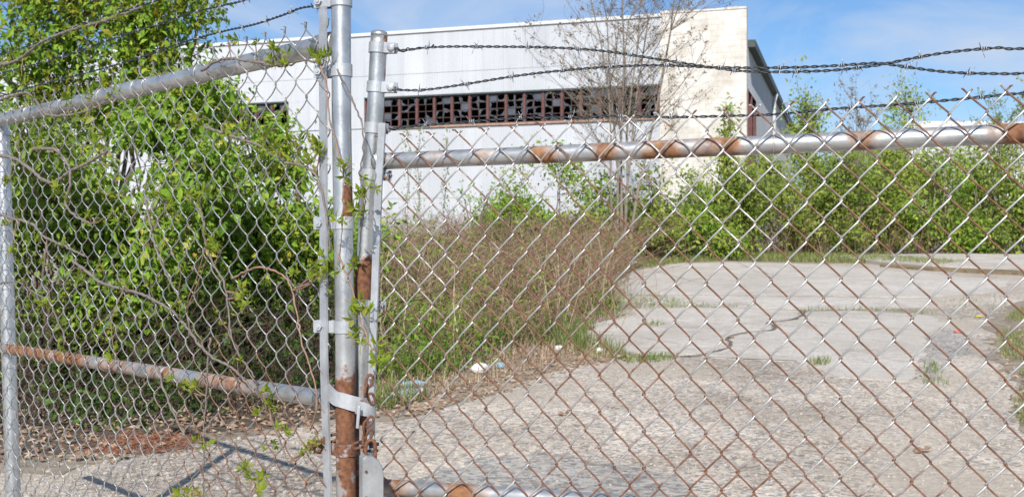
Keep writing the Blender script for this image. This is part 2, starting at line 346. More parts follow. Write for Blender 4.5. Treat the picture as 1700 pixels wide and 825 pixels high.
# ------------------------------------------------------------------ ground
def build_ground():
    ys = np.r_[-30, -8, np.arange(0, 62, 2.0), 62, 120, 400, 900]; xs = np.r_[-600, -200, -80, np.arange(-40, 41, 4.0), 80, 200, 600]
    X, Y = np.meshgrid(xs, ys); Z = np.vectorize(ground_z)(Y)
    nx, ny = len(xs), len(ys); i = np.arange(ny - 1)[:, None] * nx; j = np.arange(nx - 1)[None]
    f = np.stack([i + j, i + j + 1, i + nx + j + 1, i + nx + j], -1).reshape(-1, 4)
    return put('ground', MB().add(np.stack([X, Y, Z], -1).reshape(-1, 3), f), M['yard'], kind='structure')
GROUND = build_ground()
def sheet(name, pts, mat, lift, thick, parent=None, rough=0.03, kind=None, step=0.22, seed=0):
    """a slab with a broken outline, lying on the ground"""
    r = np.random.default_rng(seed + 100); P = np.array([gp(*p) for p in pts]); Q = resample(np.vstack([P, P[:1]]), step)[:-1]
    Q[:, :2] += r.normal(0, rough, (len(Q), 2))
    top = Q.copy(); top[:, 2] = SLOPE * Q[:, 1] + lift; bot = top.copy(); bot[:, 2] -= thick
    n = len(Q); mb = MB(); k = np.arange(n)
    mb.v = [np.vstack([top, bot])]; mb.n = 2 * n; mb.att = [np.zeros(2 * n)]
    mb.f = [np.stack([k, k + n, (k + 1) % n + n, (k + 1) % n], -1)]
    from mathutils.geometry import tessellate_polygon
    tri = np.array(tessellate_polygon([[Vector((q[0], q[1], 0)) for q in Q]]))
    a, b_, c = (top[tri[:, i]] for i in range(3)); s = np.cross(b_ - a, c - a)[:, 2] < 0
    tri[s] = tri[s][:, ::-1]; mb.f.append(tri)
    return put(name, mb, mat, parent, kind=kind)
def jpts(pts): return pts
sheet('concrete_slab', [(1005, 488), (1020, 472), (1062, 449), (1130, 438), (1210, 435), (1330, 438), (1420, 444), (1560, 456), (1680, 468), (1640, 485), (1560, 494), (1440, 492), (1320, 491), (1160, 489)], M['slab'], 0.008, 0.05, GROUND, seed=1, step=0.5, rough=0.06)
sheet('concrete_slab', [(1022, 500), (1012, 491.5), (1160, 491.5), (1320, 493.5), (1440, 495), (1545, 497), (1530, 510), (1440, 512), (1330, 514), (1250, 510), (1160, 508)], M['slab'], 0.006, 0.05, GROUND, seed=2, step=0.4, rough=0.04)
sheet('concrete_slab', [(926, 560), (955, 546), (1012, 532), (1050, 529), (1058, 515), (1160, 511), (1250, 513), (1333, 517), (1318, 529), (1270, 536), (1284, 542), (1279, 548), (1234, 551.5), (1204, 561), (1209, 576), (1150, 590.5), (1085, 590), (1010, 579), (950, 571)], M['slab'], 0.010, 0.05, GROUND, seed=3, step=0.2, rough=0.022)
sheet('concrete_slab', [(1340, 518), (1420, 516), (1545, 524), (1572, 540), (1532, 558), (1538, 590), (1522, 602), (1518, 634), (1400, 628), (1322, 601), (1240, 597), (1158, 593), (1214, 578), (1210, 563), (1238, 554), (1283, 550), (1290, 542), (1277, 537), (1323, 531)], M['slab'], 0.007, 0.05, GROUND, seed=4, step=0.2, rough=0.022)
def crack(pts, w, seed):
    P = spline(np.array([gp(*p) for p in pts]), 0.12); r = np.random.default_rng(seed); P[:, :2] += r.normal(0, 0.012, (len(P), 2)); P[:, 2] = SLOPE * P[:, 1] + 0.0125
    hw = w / 2 * r.uniform(0.35, 1.4, len(P)); T_ = np.gradient(P, axis=0); S_ = np.stack([-T_[:, 1], T_[:, 0], 0 * T_[:, 0]], -1); S_ /= np.linalg.norm(S_, axis=1)[:, None]; S_[:, 2] = SLOPE * S_[:, 1]
    n_ = len(P); i = np.arange(n_ - 1); put('crack', MB().add(np.vstack([P - S_ * hw[:, None], P + S_ * hw[:, None]]), np.stack([i + 1, i, i + n_, i + n_ + 1], -1)), M['crack'], GROUND)
crack([(1085, 591), (1150, 592), (1211, 577), (1207, 562), (1236, 553), (1281, 549), (1287, 542), (1273, 536.5), (1320, 530), (1338, 518)], 0.045, 1)
crack([(1150, 592), (1240, 597), (1322, 600)], 0.022, 2); crack([(1010, 490), (1160, 490), (1320, 492), (1440, 493)], 0.03, 3); crack([(1160, 509.5), (1250, 512), (1335, 516), (1440, 514)], 0.03, 4)
crack([(1085, 450), (1130, 462), (1160, 470), (1240, 476)], 0.02, 6); crack([(1225, 436), (1260, 452), (1330, 461), (1400, 459)], 0.018, 11); crack([(1340, 545), (1420, 552), (1470, 546), (1530, 549)], 0.012, 9); crack([(1060, 538), (1110, 545), (1180, 543)], 0.012, 10); crack([(960, 556), (1050, 560), (1130, 572)], 0.012, 7)
sheet('gravel_patch', [(1535, 562), (1572, 543), (1610, 556), (1612, 580), (1580, 600), (1560, 615), (1524, 632), (1526, 604), (1541, 591)], M['patch'], 0.006, 0.03, GROUND, seed=5, step=0.15, rough=0.05)
sheet('asphalt_patch', [(790, 760), (900, 748), (1000, 765), (1120, 790), (1180, 830), (1000, 850), (760, 850), (700, 800)], M['patch'], 0.004, 0.03, GROUND, seed=6, step=0.12, rough=0.05)
sheet('far_pavement', [(1380, 429), (1560, 426), (1760, 426), (2200, 430), (2300, 480), (1760, 457), (1700, 452), (1600, 448), (1545, 446), (1450, 439)], M['slab'], 0.10, 0.16, None, seed=7, step=1.0, rough=0.05, kind='structure')
sheet('kerb_strip', [(1455, 440), (1545, 447), (1600, 449.5), (1700, 453.5), (1760, 458.5), (2300, 482), (2300, 486), (1760, 462.5), (1700, 457), (1600, 453), (1545, 450), (1455, 442.5)], M['curb'], 0.07, 0.1, None, seed=8, step=1.0, rough=0.04, kind='structure')
# leaf litter soil at the foot of the thicket and of the shrubs, with a shade-coloured sheet at the left
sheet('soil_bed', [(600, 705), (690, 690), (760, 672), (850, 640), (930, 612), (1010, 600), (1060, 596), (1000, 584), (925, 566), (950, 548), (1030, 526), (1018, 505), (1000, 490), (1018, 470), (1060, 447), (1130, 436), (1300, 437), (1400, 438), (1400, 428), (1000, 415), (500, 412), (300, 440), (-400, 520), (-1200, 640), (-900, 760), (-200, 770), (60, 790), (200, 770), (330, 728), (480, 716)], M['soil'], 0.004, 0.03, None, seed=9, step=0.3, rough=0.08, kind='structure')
sheet('soil_shade_bed', [(-1200, 640), (-900, 752), (-200, 752), (60, 762), (180, 748), (330, 722), (480, 706), (590, 690), (600, 600), (560, 500), (300, 460), (-400, 530)], M['soil_shade'], 0.009, 0.03, None, seed=19, step=0.25, rough=0.07, kind='structure')  # shade under the left shrubs, put into the ground colour
sheet('soil_bed', [(1640, 530), (1690, 500), (1800, 490), (2200, 500), (2200, 900), (1720, 760), (1665, 700), (1690, 640), (1650, 590)], M['soil'], 0.004, 0.03, None, seed=10, step=0.3, rough=0.08, kind='structure')

# ------------------------------------------------------------------ the warehouse
AX = np.array([0.953, -0.304, 0.0]); AX /= np.linalg.norm(AX); AY = np.array([-AX[1], AX[0], 0.0]); UP = np.array([0, 0, 1.0])
CORNER = np.array([8.27, 37.1, 0.9])
def W(a, b, z): return CORNER - AX * a + AY * b + UP * (z - CORNER[2])     # a metres left of the corner, b back from the front, z height
A_END = 42.0; B_END = 30.0
WH = thing('warehouse', tuple(CORNER), 'white corrugated metal warehouse with a band of broken windows and cream pier', 'warehouse')
def corr(a0, a1, z0, z1, b=0.0, side=False, pitch=0.0682, amp=0.010):
    n = int(abs(a1 - a0) / pitch * 6) + 1; a = np.linspace(a0, a1, n)
    h = amp * np.cos(2 * math.pi * a / pitch)
    if side: lo = np.array([W(-b - q, s, z0) for s, q in zip(a, h)]); hi = lo + UP * (z1 - z0)
    else: lo = np.array([W(s, b - q, z0) for s, q in zip(a, h)]); hi = lo + UP * (z1 - z0)
    i = np.arange(n - 1); f = np.stack([i + 1, i, i + n, i + n + 1], -1)
    if side: f = f[:, ::-1]
    return MB().add(np.vstack([lo, hi]), f)
def wbox(a0, a1, b0, b1, z0, z1, mb=None):
    mb = mb or MB(); c = W((a0 + a1) / 2, (b0 + b1) / 2, (z0 + z1) / 2)
    return add_box(mb, c, AX * (a1 - a0) / 2, AY * (b1 - b0) / 2, UP * (z1 - z0) / 2)
WT, WB = 7.24, 6.11          # window band
ZTOP = 9.74; A_PIER = 3.05
def course(a0, a1, z0, z1, b): put('siding_course', corr(a0, a1, z0, z1, b), M['siding'], WH, smooth=True)
course(A_PIER, A_END, 8.15, ZTOP, -0.030); course(A_PIER, A_END, WT + 0.02, 8.17, -0.016)
course(14.79, 18.15, WB - 0.02, WT + 0.04, -0.012); course(24.1, A_END, WB - 0.02, WT + 0.04, -0.012)
course(A_PIER, A_END, 3.32, WB - 0.05, -0.010)
course(A_PIER, A_END, 0.9, 3.34, 0.004)
put('coping', wbox(A_PIER, A_END, -0.10, 0.22, ZTOP - 0.02, ZTOP + 0.10), M['white_trim'], WH)
put('backing_wall', wbox(A_PIER, A_END, 0.06, 0.2, WT + 0.05, ZTOP - 0.03), M['inside'], WH)
put('backing_wall', wbox(A_PIER, A_END, 0.06, 0.2, 0.9, WB - 0.08), M['inside'], WH)
put('backing_wall', wbox(24.15, A_END, 0.06, 0.2, WB - 0.07, WT + 0.04), M['inside'], WH)
put('backing_wall', wbox(14.83, 18.1, 0.06, 0.2, WB - 0.07, WT + 0.04), M['inside'], WH)
# cream masonry pier at the corner with a little chipped top
mb = wbox(0.0, A_PIER, -0.14, 0.30, 0.9, 9.80); PIER = put('masonry_pier', mb, M['cream'], WH)
mb = MB(); rr = np.random.default_rng(3); x = 0.0
while x < A_PIER - 0.2:
    w_ = min(rr.uniform(0.3, 0.5), A_PIER - x); wbox(x + 0.004, x + w_ - 0.004, -0.17, 0.32, 9.802, 9.86 + rr.uniform(0, 0.05), mb); x += w_
put('cap_block', mb, M['cream'], PIER)
# windows: sixteen steel sashes to the right, more to the left behind the shrubs
def window_band(a0, a1, nun):
    w_ = (a1 - a0) / nun; r = np.random.default_rng(int(a0 * 10))
    for k in range(nun + 1):
        a = a0 + k * w_
        put('mullion', wbox(a - 0.042, a + 0.042, 0.0, 0.10, WB + 0.01, WT - 0.01), M['red_paint'], WH)
    for k in range(nun):
        s, e = a0 + k * w_ + 0.056, a0 + (k + 1) * w_ - 0.056
        mb = MB(); cols, rows = 2, 4
        for i in range(cols + 1):
            a = s + (e - s) * i / cols; wbox(a - 0.012, a + 0.012, 0.03, 0.07, WB + 0.012, WT - 0.012, mb)
        for j in range(rows + 1):
            z = WB + 0.03 + (WT - WB - 0.06) * j / rows; wbox(s, e, 0.033, 0.067, z - 0.012, z + 0.012, mb)
        sash = put('window', mb, M['muntin'], WH)
        for i in range(cols):
            for j in range(rows):
                pa, pb = s + (e - s) * i / cols + 0.013, s + (e - s) * (i + 1) / cols - 0.013
                za = WB + 0.03 + (WT - WB - 0.06) * j / rows + 0.013; zb = WB + 0.03 + (WT - WB - 0.06) * (j + 1) / rows - 0.013
                u = r.random(); top = j == rows - 1
                if u < (0.34 if top else 0.05): fr = None
                elif u < 0.5 and not top: continue
                else: fr = 1
                c0, c1 = (pa + pb) / 2, (za + zb) / 2; hw, hh = (pb - pa) / 2, (zb - za) / 2
                mb = MB()
                if fr is None: wbox(pa, pb, 0.047, 0.052, za, zb, mb)
                else:
                    n_ = 18; an = np.linspace(0, 2 * math.pi, n_, endpoint=False) + 0.1
                    m_ = np.maximum(np.abs(np.cos(an)), np.abs(np.sin(an))); ox, oz = np.cos(an) / m_, np.sin(an) / m_
                    lobe = 0.93 + 0.28 * np.sin(an + r.uniform(0, 6.3)) + 0.16 * np.sin(2 * an + r.uniform(0, 6.3)) + r.normal(0, 0.12, n_)
                    q = np.clip(lobe, 0.25, 1.0)
                    V = []
                    for b_ in (0.047, 0.052):
                        V += [W(c0 + hw * ox[t_], b_, c1 + hh * oz[t_]) for t_ in range(n_)] + [W(c0 + hw * ox[t_] * q[t_], b_, c1 + hh * oz[t_] * q[t_]) for t_ in range(n_)]
                    t_ = np.arange(n_); t2 = (t_ + 1) % n_
                    f = np.vstack([np.stack([t_, t2, n_ + t2, n_ + t_], -1), np.stack([2 * n_ + t2, 2 * n_ + t_, 3 * n_ + t_, 3 * n_ + t2], -1), np.stack([n_ + t_, n_ + t2, 3 * n_ + t2, 3 * n_ + t_], -1)])
                    mb.add(V, f)
                put('pane', mb, M['glass_dirty'], sash)
    put('window_sill', wbox(a0 - 0.02, a1 + 0.02, -0.09, 0.10, WB - 0.075, WB), M['sill'], WH)
    put('flashing', wbox(a0 - 0.02, a1 + 0.02, -0.075, 0.03, WT, WT + 0.06), M['dark_trim'], WH)
window_band(3.10, 14.75, 16); window_band(18.2, 24.05, 8)
# rusty column and downpipe on the wall
put('steel_column', wbox(17.56, 17.72, -0.16, -0.03, 0.9, 5.38, wbox(17.50, 17.78, -0.19, -0.02, 5.38, 5.46)), M['red_paint'], WH)
put('downpipe', add_tube(MB(), [W(17.48, -0.12, 5.3), W(17.48, -0.12, 1.0)], 0.05, 8), M['grey_panel'], WH, smooth=True)
# side wall, eave, downspout and tall side opening
ES = 8.76
put('side_siding', corr(4.0, B_END, 0.9, ES - 0.245, 0.0, True), M['siding'], WH, smooth=True)
put('side_siding', corr(0.30, 4.0, 7.05, ES - 0.248, 0.0, True), M['siding'], WH, smooth=True)
put('side_jamb', wbox(0.0, 0.12, 3.88, 4.0, 0.9, 7.04, wbox(-0.03, 0.12, 0.31, 0.42, 0.9, 7.04, wbox(-0.02, 0.10, 1.9, 2.0, 0.9, 7.03))), M['red_paint'], WH)
put('eave', wbox(-0.26, 0.3, 0.31, B_END + 0.4, ES - 0.24, ES + 0.02), M['dark_trim'], WH)
mb = add_tube(MB(), [W(-0.22, 12.5, ES - 0.25), W(-0.12, 12.5, ES - 0.6), W(-0.10, 12.5, 1.6)], 0.09, 8); put('downspout', mb, M['white_trim'], WH, smooth=True)
put('roof', wbox(0.31, A_END, 0.23, B_END, ES + 0.03, ES + 0.15), M['roof'], WH)
put('interior_wall', wbox(0.15, 0.25, 4.05, B_END - 0.2, 0.9, ES - 0.26, wbox(0.26, A_END - 0.3, 14.0, 14.2, 0.9, ES)), M['inside'], WH)
put('end_wall', wbox(A_END - 0.05, A_END, 0.25, B_END, 0.9, ES + 0.02), M['siding'], WH)
put('rear_wall', wbox(0.3, A_END - 0.06, B_END - 0.1, B_END, 0.9, ES + 0.02), M['siding'], WH)
put('floor_slab', wbox(0.3, A_END - 0.3, 0.3, B_END - 0.2, 0.92, 1.0), M['inside'], WH)
# low pale building far right
LB = np.array([27.0, 72.0, 1.9]); LBT = thing('low_building', tuple(LB), 'low pale grey flat roofed building showing above the far right thicket', 'building')
def lbox(x0, x1, y0, y1, z0, z1): return add_box(MB(), LB + [(x0 + x1) / 2, (y0 + y1) / 2, (z0 + z1) / 2], [(x1 - x0) / 2, 0, 0], [0, (y1 - y0) / 2, 0], [0, 0, (z1 - z0) / 2])
for k in range(9): put('wall_panel', lbox(k * 3.6 + 0.02, k * 3.6 + 3.58, 0, 0.3, 0, 7.55), M['grey_panel'], LBT)
put('parapet_cap', lbox(-0.1, 32.6, -0.15, 0.5, 7.551, 8.0), M['white_trim'], LBT)
put('roof', lbox(0, 32.4, 0.51, 14, 7.2, 7.5), M['roof'], LBT)
put('end_wall', lbox(0, 0.3, 0.32, 14, 0, 7.19), M['grey_panel'], LBT)

# ------------------------------------------------------------------ vegetation tools
def leaves_mb(C, D, L, Wd, tint, mb=None, up=0.35, fold=0.18, seed=0, fine=False):
    """C leaf bases, D tip directions, L lengths, Wd widths: four-triangle folded leaves"""
    r = np.random.default_rng(seed); n = len(C); mb = mb or MB()
    D = D / (np.linalg.norm(D, axis=1)[:, None] + 1e-9)
    R = r.normal(0, 0.75, (n, 3)) + np.array([0, -0.55, 0.85]) * up * 3
    S = np.cross(D, R); S /= np.linalg.norm(S, axis=1)[:, None] + 1e-9; Nn = np.cross(S, D)
    L = np.broadcast_to(L, (n,))[:, None]; Wd = np.broadcast_to(Wd, (n,))[:, None]
    if fine:                                          # ovate leaf: eight outline and midrib points, curling tip
        P_ = lambda t, w, dn: C + D * L * t + S * Wd * w + Nn * (Wd * fold * abs(w) * 2 - L * dn)
        V = np.stack([C, P_(.26, .46, .01), P_(.62, .40, .05), P_(1.0, 0, .16), P_(.62, -.40, .05), P_(.26, -.46, .01), P_(.30, 0, .01), P_(.66, 0, .06)], 1).reshape(-1, 3); k = np.arange(n)[:, None] * 8
        f = np.concatenate([k + np.array([q]) for q in ((0, 1, 6), (1, 2, 7), (1, 7, 6), (2, 3, 7), (3, 4, 7), (4, 5, 6), (4, 6, 7), (5, 0, 6))])
        mb.add(V, f, np.repeat(np.clip(tint, 0, 1), 8)); return mb
    b0 = C; t_ = C + D * L - Nn * L * 0.12
    m1 = C + D * L * 0.45 + S * Wd * 0.5 + Nn * Wd * fold; m2 = C + D * L * 0.45 - S * Wd * 0.5 + Nn * Wd * fold; c = C + D * L * 0.5
    V = np.stack([b0, m1, t_, m2, c], 1).reshape(-1, 3); k = np.arange(n)[:, None] * 5
    f = np.concatenate([k + np.array([[0, 1, 4]]), k + np.array([[1, 2, 4]]), k + np.array([[2, 3, 4]]), k + np.array([[3, 0, 4]])])
    mb.add(V, f, np.repeat(np.clip(tint, 0, 1), 5)); return mb
def curve_to(p, q, r, bow=0.15, n=7, lift=0.0):
    p, q = np.asarray(p, float), np.asarray(q, float); L = np.linalg.norm(q - p)
    m = (p + q) / 2 + r.normal(0, bow * L, 3) + np.array([0, 0, lift * L]); t_ = np.linspace(0, 1, n)[:, None]
    P = (1 - t_) ** 2 * p + 2 * t_ * (1 - t_) * m + t_ ** 2 * q
    P[1:-1] += r.normal(0, 0.012 * L, (n - 2, 3)); return P
def shrub(name, label, cat, base, blobs, leaf, mats, seed, group=None, stems=5, stem_r=0.03, per=22, sig=0.16, bark='bark', aspect=0.45, hang=0.25, bare=0.0, thr=-0.30):
    """blobs: (centre, radii, number of sprays).  Trunk stems climb to each blob, twigs to each spray, leaves round each twig"""
    r = np.random.default_rng(seed); T = thing(name, tuple(base), label, cat, group or ('shrubs behind the left fence' if cat == 'shrub' else None)); wood = MB(); fol = {k: MB() for k in mats}
    base = np.asarray(base, float); hole = smooth_noise(seed + 5, 16, 0.22)
    for c, rad, ns in blobs:
        c, rad = np.asarray(c, float), np.asarray(rad, float)
        st = []
        for k in range(max(1, stems)):
            e = c + r.normal(0, 0.3, 3) * rad; e[2] = c[2] + rad[2] * r.uniform(-0.2, 0.75)
            P = curve_to(base + np.r_[r.normal(0, 0.12 * max(rad[0], .4), 2), -0.05], e, r, 0.07, 12, 0.04)
            P[0, 2] = base[2] - 0.03
            add_tube(wood, P, np.linspace(stem_r, stem_r * 0.3, 12), 5, caps=False); st.append(P)
        U = r.normal(0, 1, (ns, 3)); U /= np.linalg.norm(U, axis=1)[:, None]
        tg = c + U * rad * (r.random((ns, 1)) ** 0.42) * (1 + 0.22 * np.sin(3 * U[:, :1] * 2 + 1.7 * U[:, 2:3] * 3 + seed))
        far_ = r.random(ns) < 0.16; tg[far_] = c + U[far_] * rad * r.uniform(1.0, 1.4, (far_.sum(), 1))
        tg = tg[hole(tg[:, 0] / leaf, tg[:, 2] / leaf) > thr]
        tg[:, 2] = np.maximum(tg[:, 2], base[2] + 0.05)
        allp = np.vstack([p[3:] for p in st])
        for q in tg:
            d = np.linalg.norm(allp - q, axis=1) + 0.6 * np.maximum(0, allp[:, 2] - q[2]); p0 = allp[np.argmin(d)]
            P = curve_to(p0, q, r, 0.12, 6, 0.08); ln = np.linalg.norm(q - p0)
            add_tube(wood, P, np.linspace(max(0.004, stem_r * 0.22), 0.0025, 6), 3, caps=False)
            if r.random() < bare: continue
            k = mats[0] if len(mats) == 1 or r.random() < 0.72 else mats[1 + int(r.random() * (len(mats) - 1))]
            m_ = int(per * r.uniform(0.5, 1.5)); t_ = r.uniform(0.35, 1.0, m_); idx = t_ * 5
            i0 = np.clip(idx.astype(int), 0, 4); fr = (idx - i0)[:, None]; B = P[i0] * (1 - fr) + P[i0 + 1] * fr
            B = B + r.normal(0, sig, (m_, 3)) * np.array([1, 1, 0.75])
            D = r.normal(0, 1, (m_, 3)) + norm(q - c) * 0.7; D[:, 2] -= hang * 2
            L = leaf * r.uniform(0.45, 1.4, m_) * r.uniform(0.75, 1.2)
            leaves_mb(B, D, L, L * aspect * r.uniform(0.8, 1.2, m_), r.beta(2, 2.3, m_) * 0.8 + r.uniform(-0.10, 0.34), fol[k], seed=int(r.integers(1e9)), fine=base[1] < 11)
    put('trunk', wood, M[bark], T, smooth=True)
    first = True
    for k in mats:
        if fol[k].n: put('crown' if first else 'young_leaves', fol[k], M[k], T, kind='stuff'); first = False
    return T
def in_poly(P, poly):
    x, y = P[:, 0], P[:, 1]; ins = np.zeros(len(P), bool); q = poly; j = len(q) - 1
    for i in range(len(q)):
        xi, yi, xj, yj = q[i][0], q[i][1], q[j][0], q[j][1]
        c = ((yi > y) != (yj > y)) & (x < (xj - xi) * (y - yi) / (yj - yi + 1e-12) + xi); ins ^= c; j = i
    return ins
def scatter(poly_px, n, r):
    poly = np.array([gp(*p)[:2] for p in poly_px]); lo, hi = poly.min(0), poly.max(0); out = np.zeros((0, 2))
    while len(out) < n:
        P = r.uniform(lo, hi, (n * 3, 2)); out = np.vstack([out, P[in_poly(P, poly)]])
    out = out[:n]; return np.c_[out, SLOPE * out[:, 1]]
def blades(B, H, Wd, lean, tint, r, mb=None):
    """three-segment grass blades"""
    mb = mb or MB(); n = len(B); a = r.uniform(0, 2 * math.pi, n); d = np.c_[np.cos(a), np.sin(a), np.zeros(n)]; s = np.c_[-np.sin(a), np.cos(a), np.zeros(n)]
    H = H[:, None]; Wd = np.broadcast_to(Wd, (n,))[:, None]; ln = (lean * r.uniform(0.2, 1.6, n))[:, None] * H; u = np.array([0, 0, 1.0])
    p0, p1, p2 = B - 0.01 * u, B + u * H * 0.55 + d * ln * 0.3, B + u * H * (1 - 0.25 * (ln / H) ** 2) + d * ln
    V = np.stack([p0 - s * Wd / 2, p0 + s * Wd / 2, p1 - s * Wd * 0.4, p1 + s * Wd * 0.4, p2], 1).reshape(-1, 3); k = np.arange(n)[:, None] * 5
    f = np.concatenate([k + np.array([[0, 1, 3]]), k + np.array([[0, 3, 2]]), k + np.array([[2, 3, 4]])])
    mb.add(V, f, np.repeat(np.clip(tint, 0, 1), 5)); return mb
def stalks(B, H, rad, r, lean=0.35, twigs=2, mb=None, tint=0.4):
    mb = mb or MB()
    for b_, h in zip(B, H):
        a = r.uniform(0, 6.283); d = np.array([math.cos(a), math.sin(a), 0]) * lean * h * r.uniform(0.2, 1.4); t_ = np.linspace(0, 1, 5)[:, None]
        P = b_ + np.array([0, 0, 1.0]) * h * (t_ - 0.22 * t_ ** 3) + d * t_ ** 1.8; P[1:] += r.normal(0, 0.02 * h, (4, 3))
        ti = np.clip(tint + r.normal(0, 0.2), 0, 1)
        V, f, _ = tube(P, np.linspace(rad, rad * 0.4, 5), 3); mb.add(V, f, ti)
        for k in range(twigs):
            i = r.integers(1, 4); q = P[i] + norm(r.normal(0, 1, 3) + [0, 0, 0.6]) * h * r.uniform(0.12, 0.35)
            V, f, _ = tube(curve_to(P[i], q, r, 0.12, 3), [rad * 0.6, rad * 0.5, rad * 0.3], 3); mb.add(V, f, np.clip(ti + r.normal(0, 0.1), 0, 1))
    return mb

# ------------------------------------------------------------------ vegetation: left shrubs and tree, close behind the fence
def g3(px, py): return gp(px, py)
b1 = g3(60, 655); b2 = g3(235, 640); b3 = g3(430, 610); b4 = g3(-150, 650); b5 = g3(160, 560); b6 = g3(560, 545)
d1, d2, d3, d4, d5, d6 = (q[1] for q in (b1, b2, b3, b4, b5, b6))
shrub('leafy_tree', 'tall leafy tree with yellowish young leaves rising above the left fence rail', 'tree', b5,
      [(at(40, 90, d5), (1.2, 0.9, 0.8), 230), (at(130, 20, d5), (0.9, 0.9, 0.6), 170), (at(250, 60, d5 + .3), (0.6, 0.7, 0.75), 170), (at(335, 5, d5 + .3), (0.35, 0.4, 0.4), 36), (at(60, -190, d5), (2.2, 1.2, 0.9), 80), (at(-220, 60, d5), (1.2, 1.2, 1.2), 80), (at(190, 150, d5), (0.8, 0.6, 0.6), 120), (at(60, 200, d5), (0.9, 0.6, 0.5), 100)],
      0.10, ['leaf_green', 'leaf_yellow', 'leaf_yellow'], 21, stems=2, stem_r=0.045, per=20, sig=0.17, aspect=0.5, hang=0.5, thr=-0.12)
LOBES = {1: [], 2: [], 3: []}; rl = np.random.default_rng(19)
REG = np.array([(-40, 215), (90, 225), (100, 275), (165, 270), (180, 215), (215, 190), (340, 150), (400, 185), (470, 205), (490, 260), (450, 300), (560, 320), (575, 560), (300, 590), (-40, 590)], float)
while sum(len(v) for v in LOBES.values()) < 62:
    p_ = rl.uniform((-40, 150), (575, 590))
    if not in_poly(p_[None], REG)[0]: continue
    k = 1 if p_[0] < 130 else (2 if p_[0] < 350 else 3); dd = {1: d1, 2: d2, 3: d3}[k] + rl.normal(0.1, 0.35); rr_ = rl.uniform(0.22, 0.46)
    LOBES[k].append((at(p_[0], p_[1], dd), (rr_ * rl.uniform(0.8, 1.4), rr_, rr_ * rl.uniform(0.6, 1.0)), int((62 if p_[1] < 430 else 30) * (rr_ / 0.35) ** 1.6)))
LOBES[3] += [(at(425, 198, d3 + .3), (0.26, 0.25, 0.17), 34), (at(385, 175, d3 + .4), (0.26, 0.25, 0.2), 34), (at(455, 225, d3 + .2), (0.2, 0.2, 0.2), 28)]; LOBES[2] += [(at(215, 235, d2), (0.3, 0.3, 0.25), 40)]; LOBES[1] += [(at(60, 290, d1 + .3), (0.3, 0.3, 0.25), 32)]
shrub('leafy_shrub', 'dense bright green shrub in the middle behind the left fence', 'shrub', b2, LOBES[2], 0.082, ['leaf_green', 'leaf_yellow', 'leaf_olive'], 22, stems=1, stem_r=0.02, per=22, sig=0.115, aspect=0.45, hang=0.45, thr=-0.22)
shrub('leafy_shrub', 'green shrub at the far left edge behind the leaning line post', 'shrub', b1, LOBES[1], 0.072, ['leaf_olive', 'leaf_green'], 23, stems=1, stem_r=0.02, per=18, sig=0.13, aspect=0.45, hang=0.4, thr=-0.15)
shrub('leafy_shrub', 'green shrub just left of the gate posts in front of the warehouse wall', 'shrub', b3, LOBES[3], 0.076, ['leaf_green', 'leaf_olive', 'leaf_yellow'], 24, stems=1, stem_r=0.02, per=22, sig=0.125, aspect=0.42, hang=0.4, thr=-0.2)
shrub('leafy_shrub', 'dark shrub beyond the left picture edge behind the fence', 'shrub', b4,
      [(at(-160, 420, d4), (0.8, 0.7, 1.2), 90)], 0.07, ['leaf_olive'], 25, stems=5, stem_r=0.028, per=18, sig=0.15)
shrub('leafy_shrub', 'low green shrub seen between the gate posts', 'shrub', b6,
      [(at(575, 430, d6), (0.6, 0.6, 0.75), 160)], 0.09, ['leaf_green', 'leaf_olive'], 26, stems=5, stem_r=0.022, per=22, sig=0.16)
r = np.random.default_rng(5)
UG = [(-300, 742), (60, 722), (200, 716), (350, 706), (470, 690), (560, 668), (580, 600), (500, 560), (200, 560), (-300, 600)]
B = scatter(UG, 1300, r)
mb = stalks(B, r.uniform(0.25, 1.3, 1300), 0.005, r, 0.9, 2, tint=0.05)
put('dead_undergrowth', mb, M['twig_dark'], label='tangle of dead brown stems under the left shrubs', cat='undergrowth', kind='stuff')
def weed_leaves(poly, nc, per, h, size, seed):
    r = np.random.default_rng(seed); B = scatter(poly, nc, r); C = np.repeat(B, per, 0); n = len(C); hh = np.repeat(r.uniform(0.15, 1.0, nc) * h, per)
    C = C + r.normal(0, 1, (n, 3)) * np.array([0.16, 0.16, 0.0]) + np.c_[np.zeros((n, 2)), r.random(n) * hh]; D = r.normal(0, 1, (n, 3)); L = size * r.uniform(0.5, 1.4, n)
    return leaves_mb(C, D, L, L * 0.45, np.repeat(r.uniform(0.1, 0.7, nc), per) + r.normal(0, 0.15, n), seed=seed)
put('ground_ivy', weed_leaves(UG, 260, 40, 0.75, 0.07, 14), M['leaf_shade'], label='ivy leaves on the ground, coloured dark for shade under the left shrubs', cat='ivy', kind='stuff')  # understory shade is put into these leaves' dark colour
# far-left continuation so the view stays closed from the side
for k, (px_, py_, h_) in enumerate(((-420, 560, 1.6), (-700, 600, 1.5), (-330, 470, 2.4))):
    q = g3(px_, py_); shrub('leafy_shrub', ['green shrub outside the left edge, nearest', 'green shrub outside the left edge, further out', 'taller green shrub outside the left edge, further back'][k], 'shrub', q,
          [(q + [0, 0, h_ * 0.75], (0.9, 0.8, h_ * 0.7), 80)], 0.08, ['leaf_olive'], 60 + k, stems=4, per=16, sig=0.18)

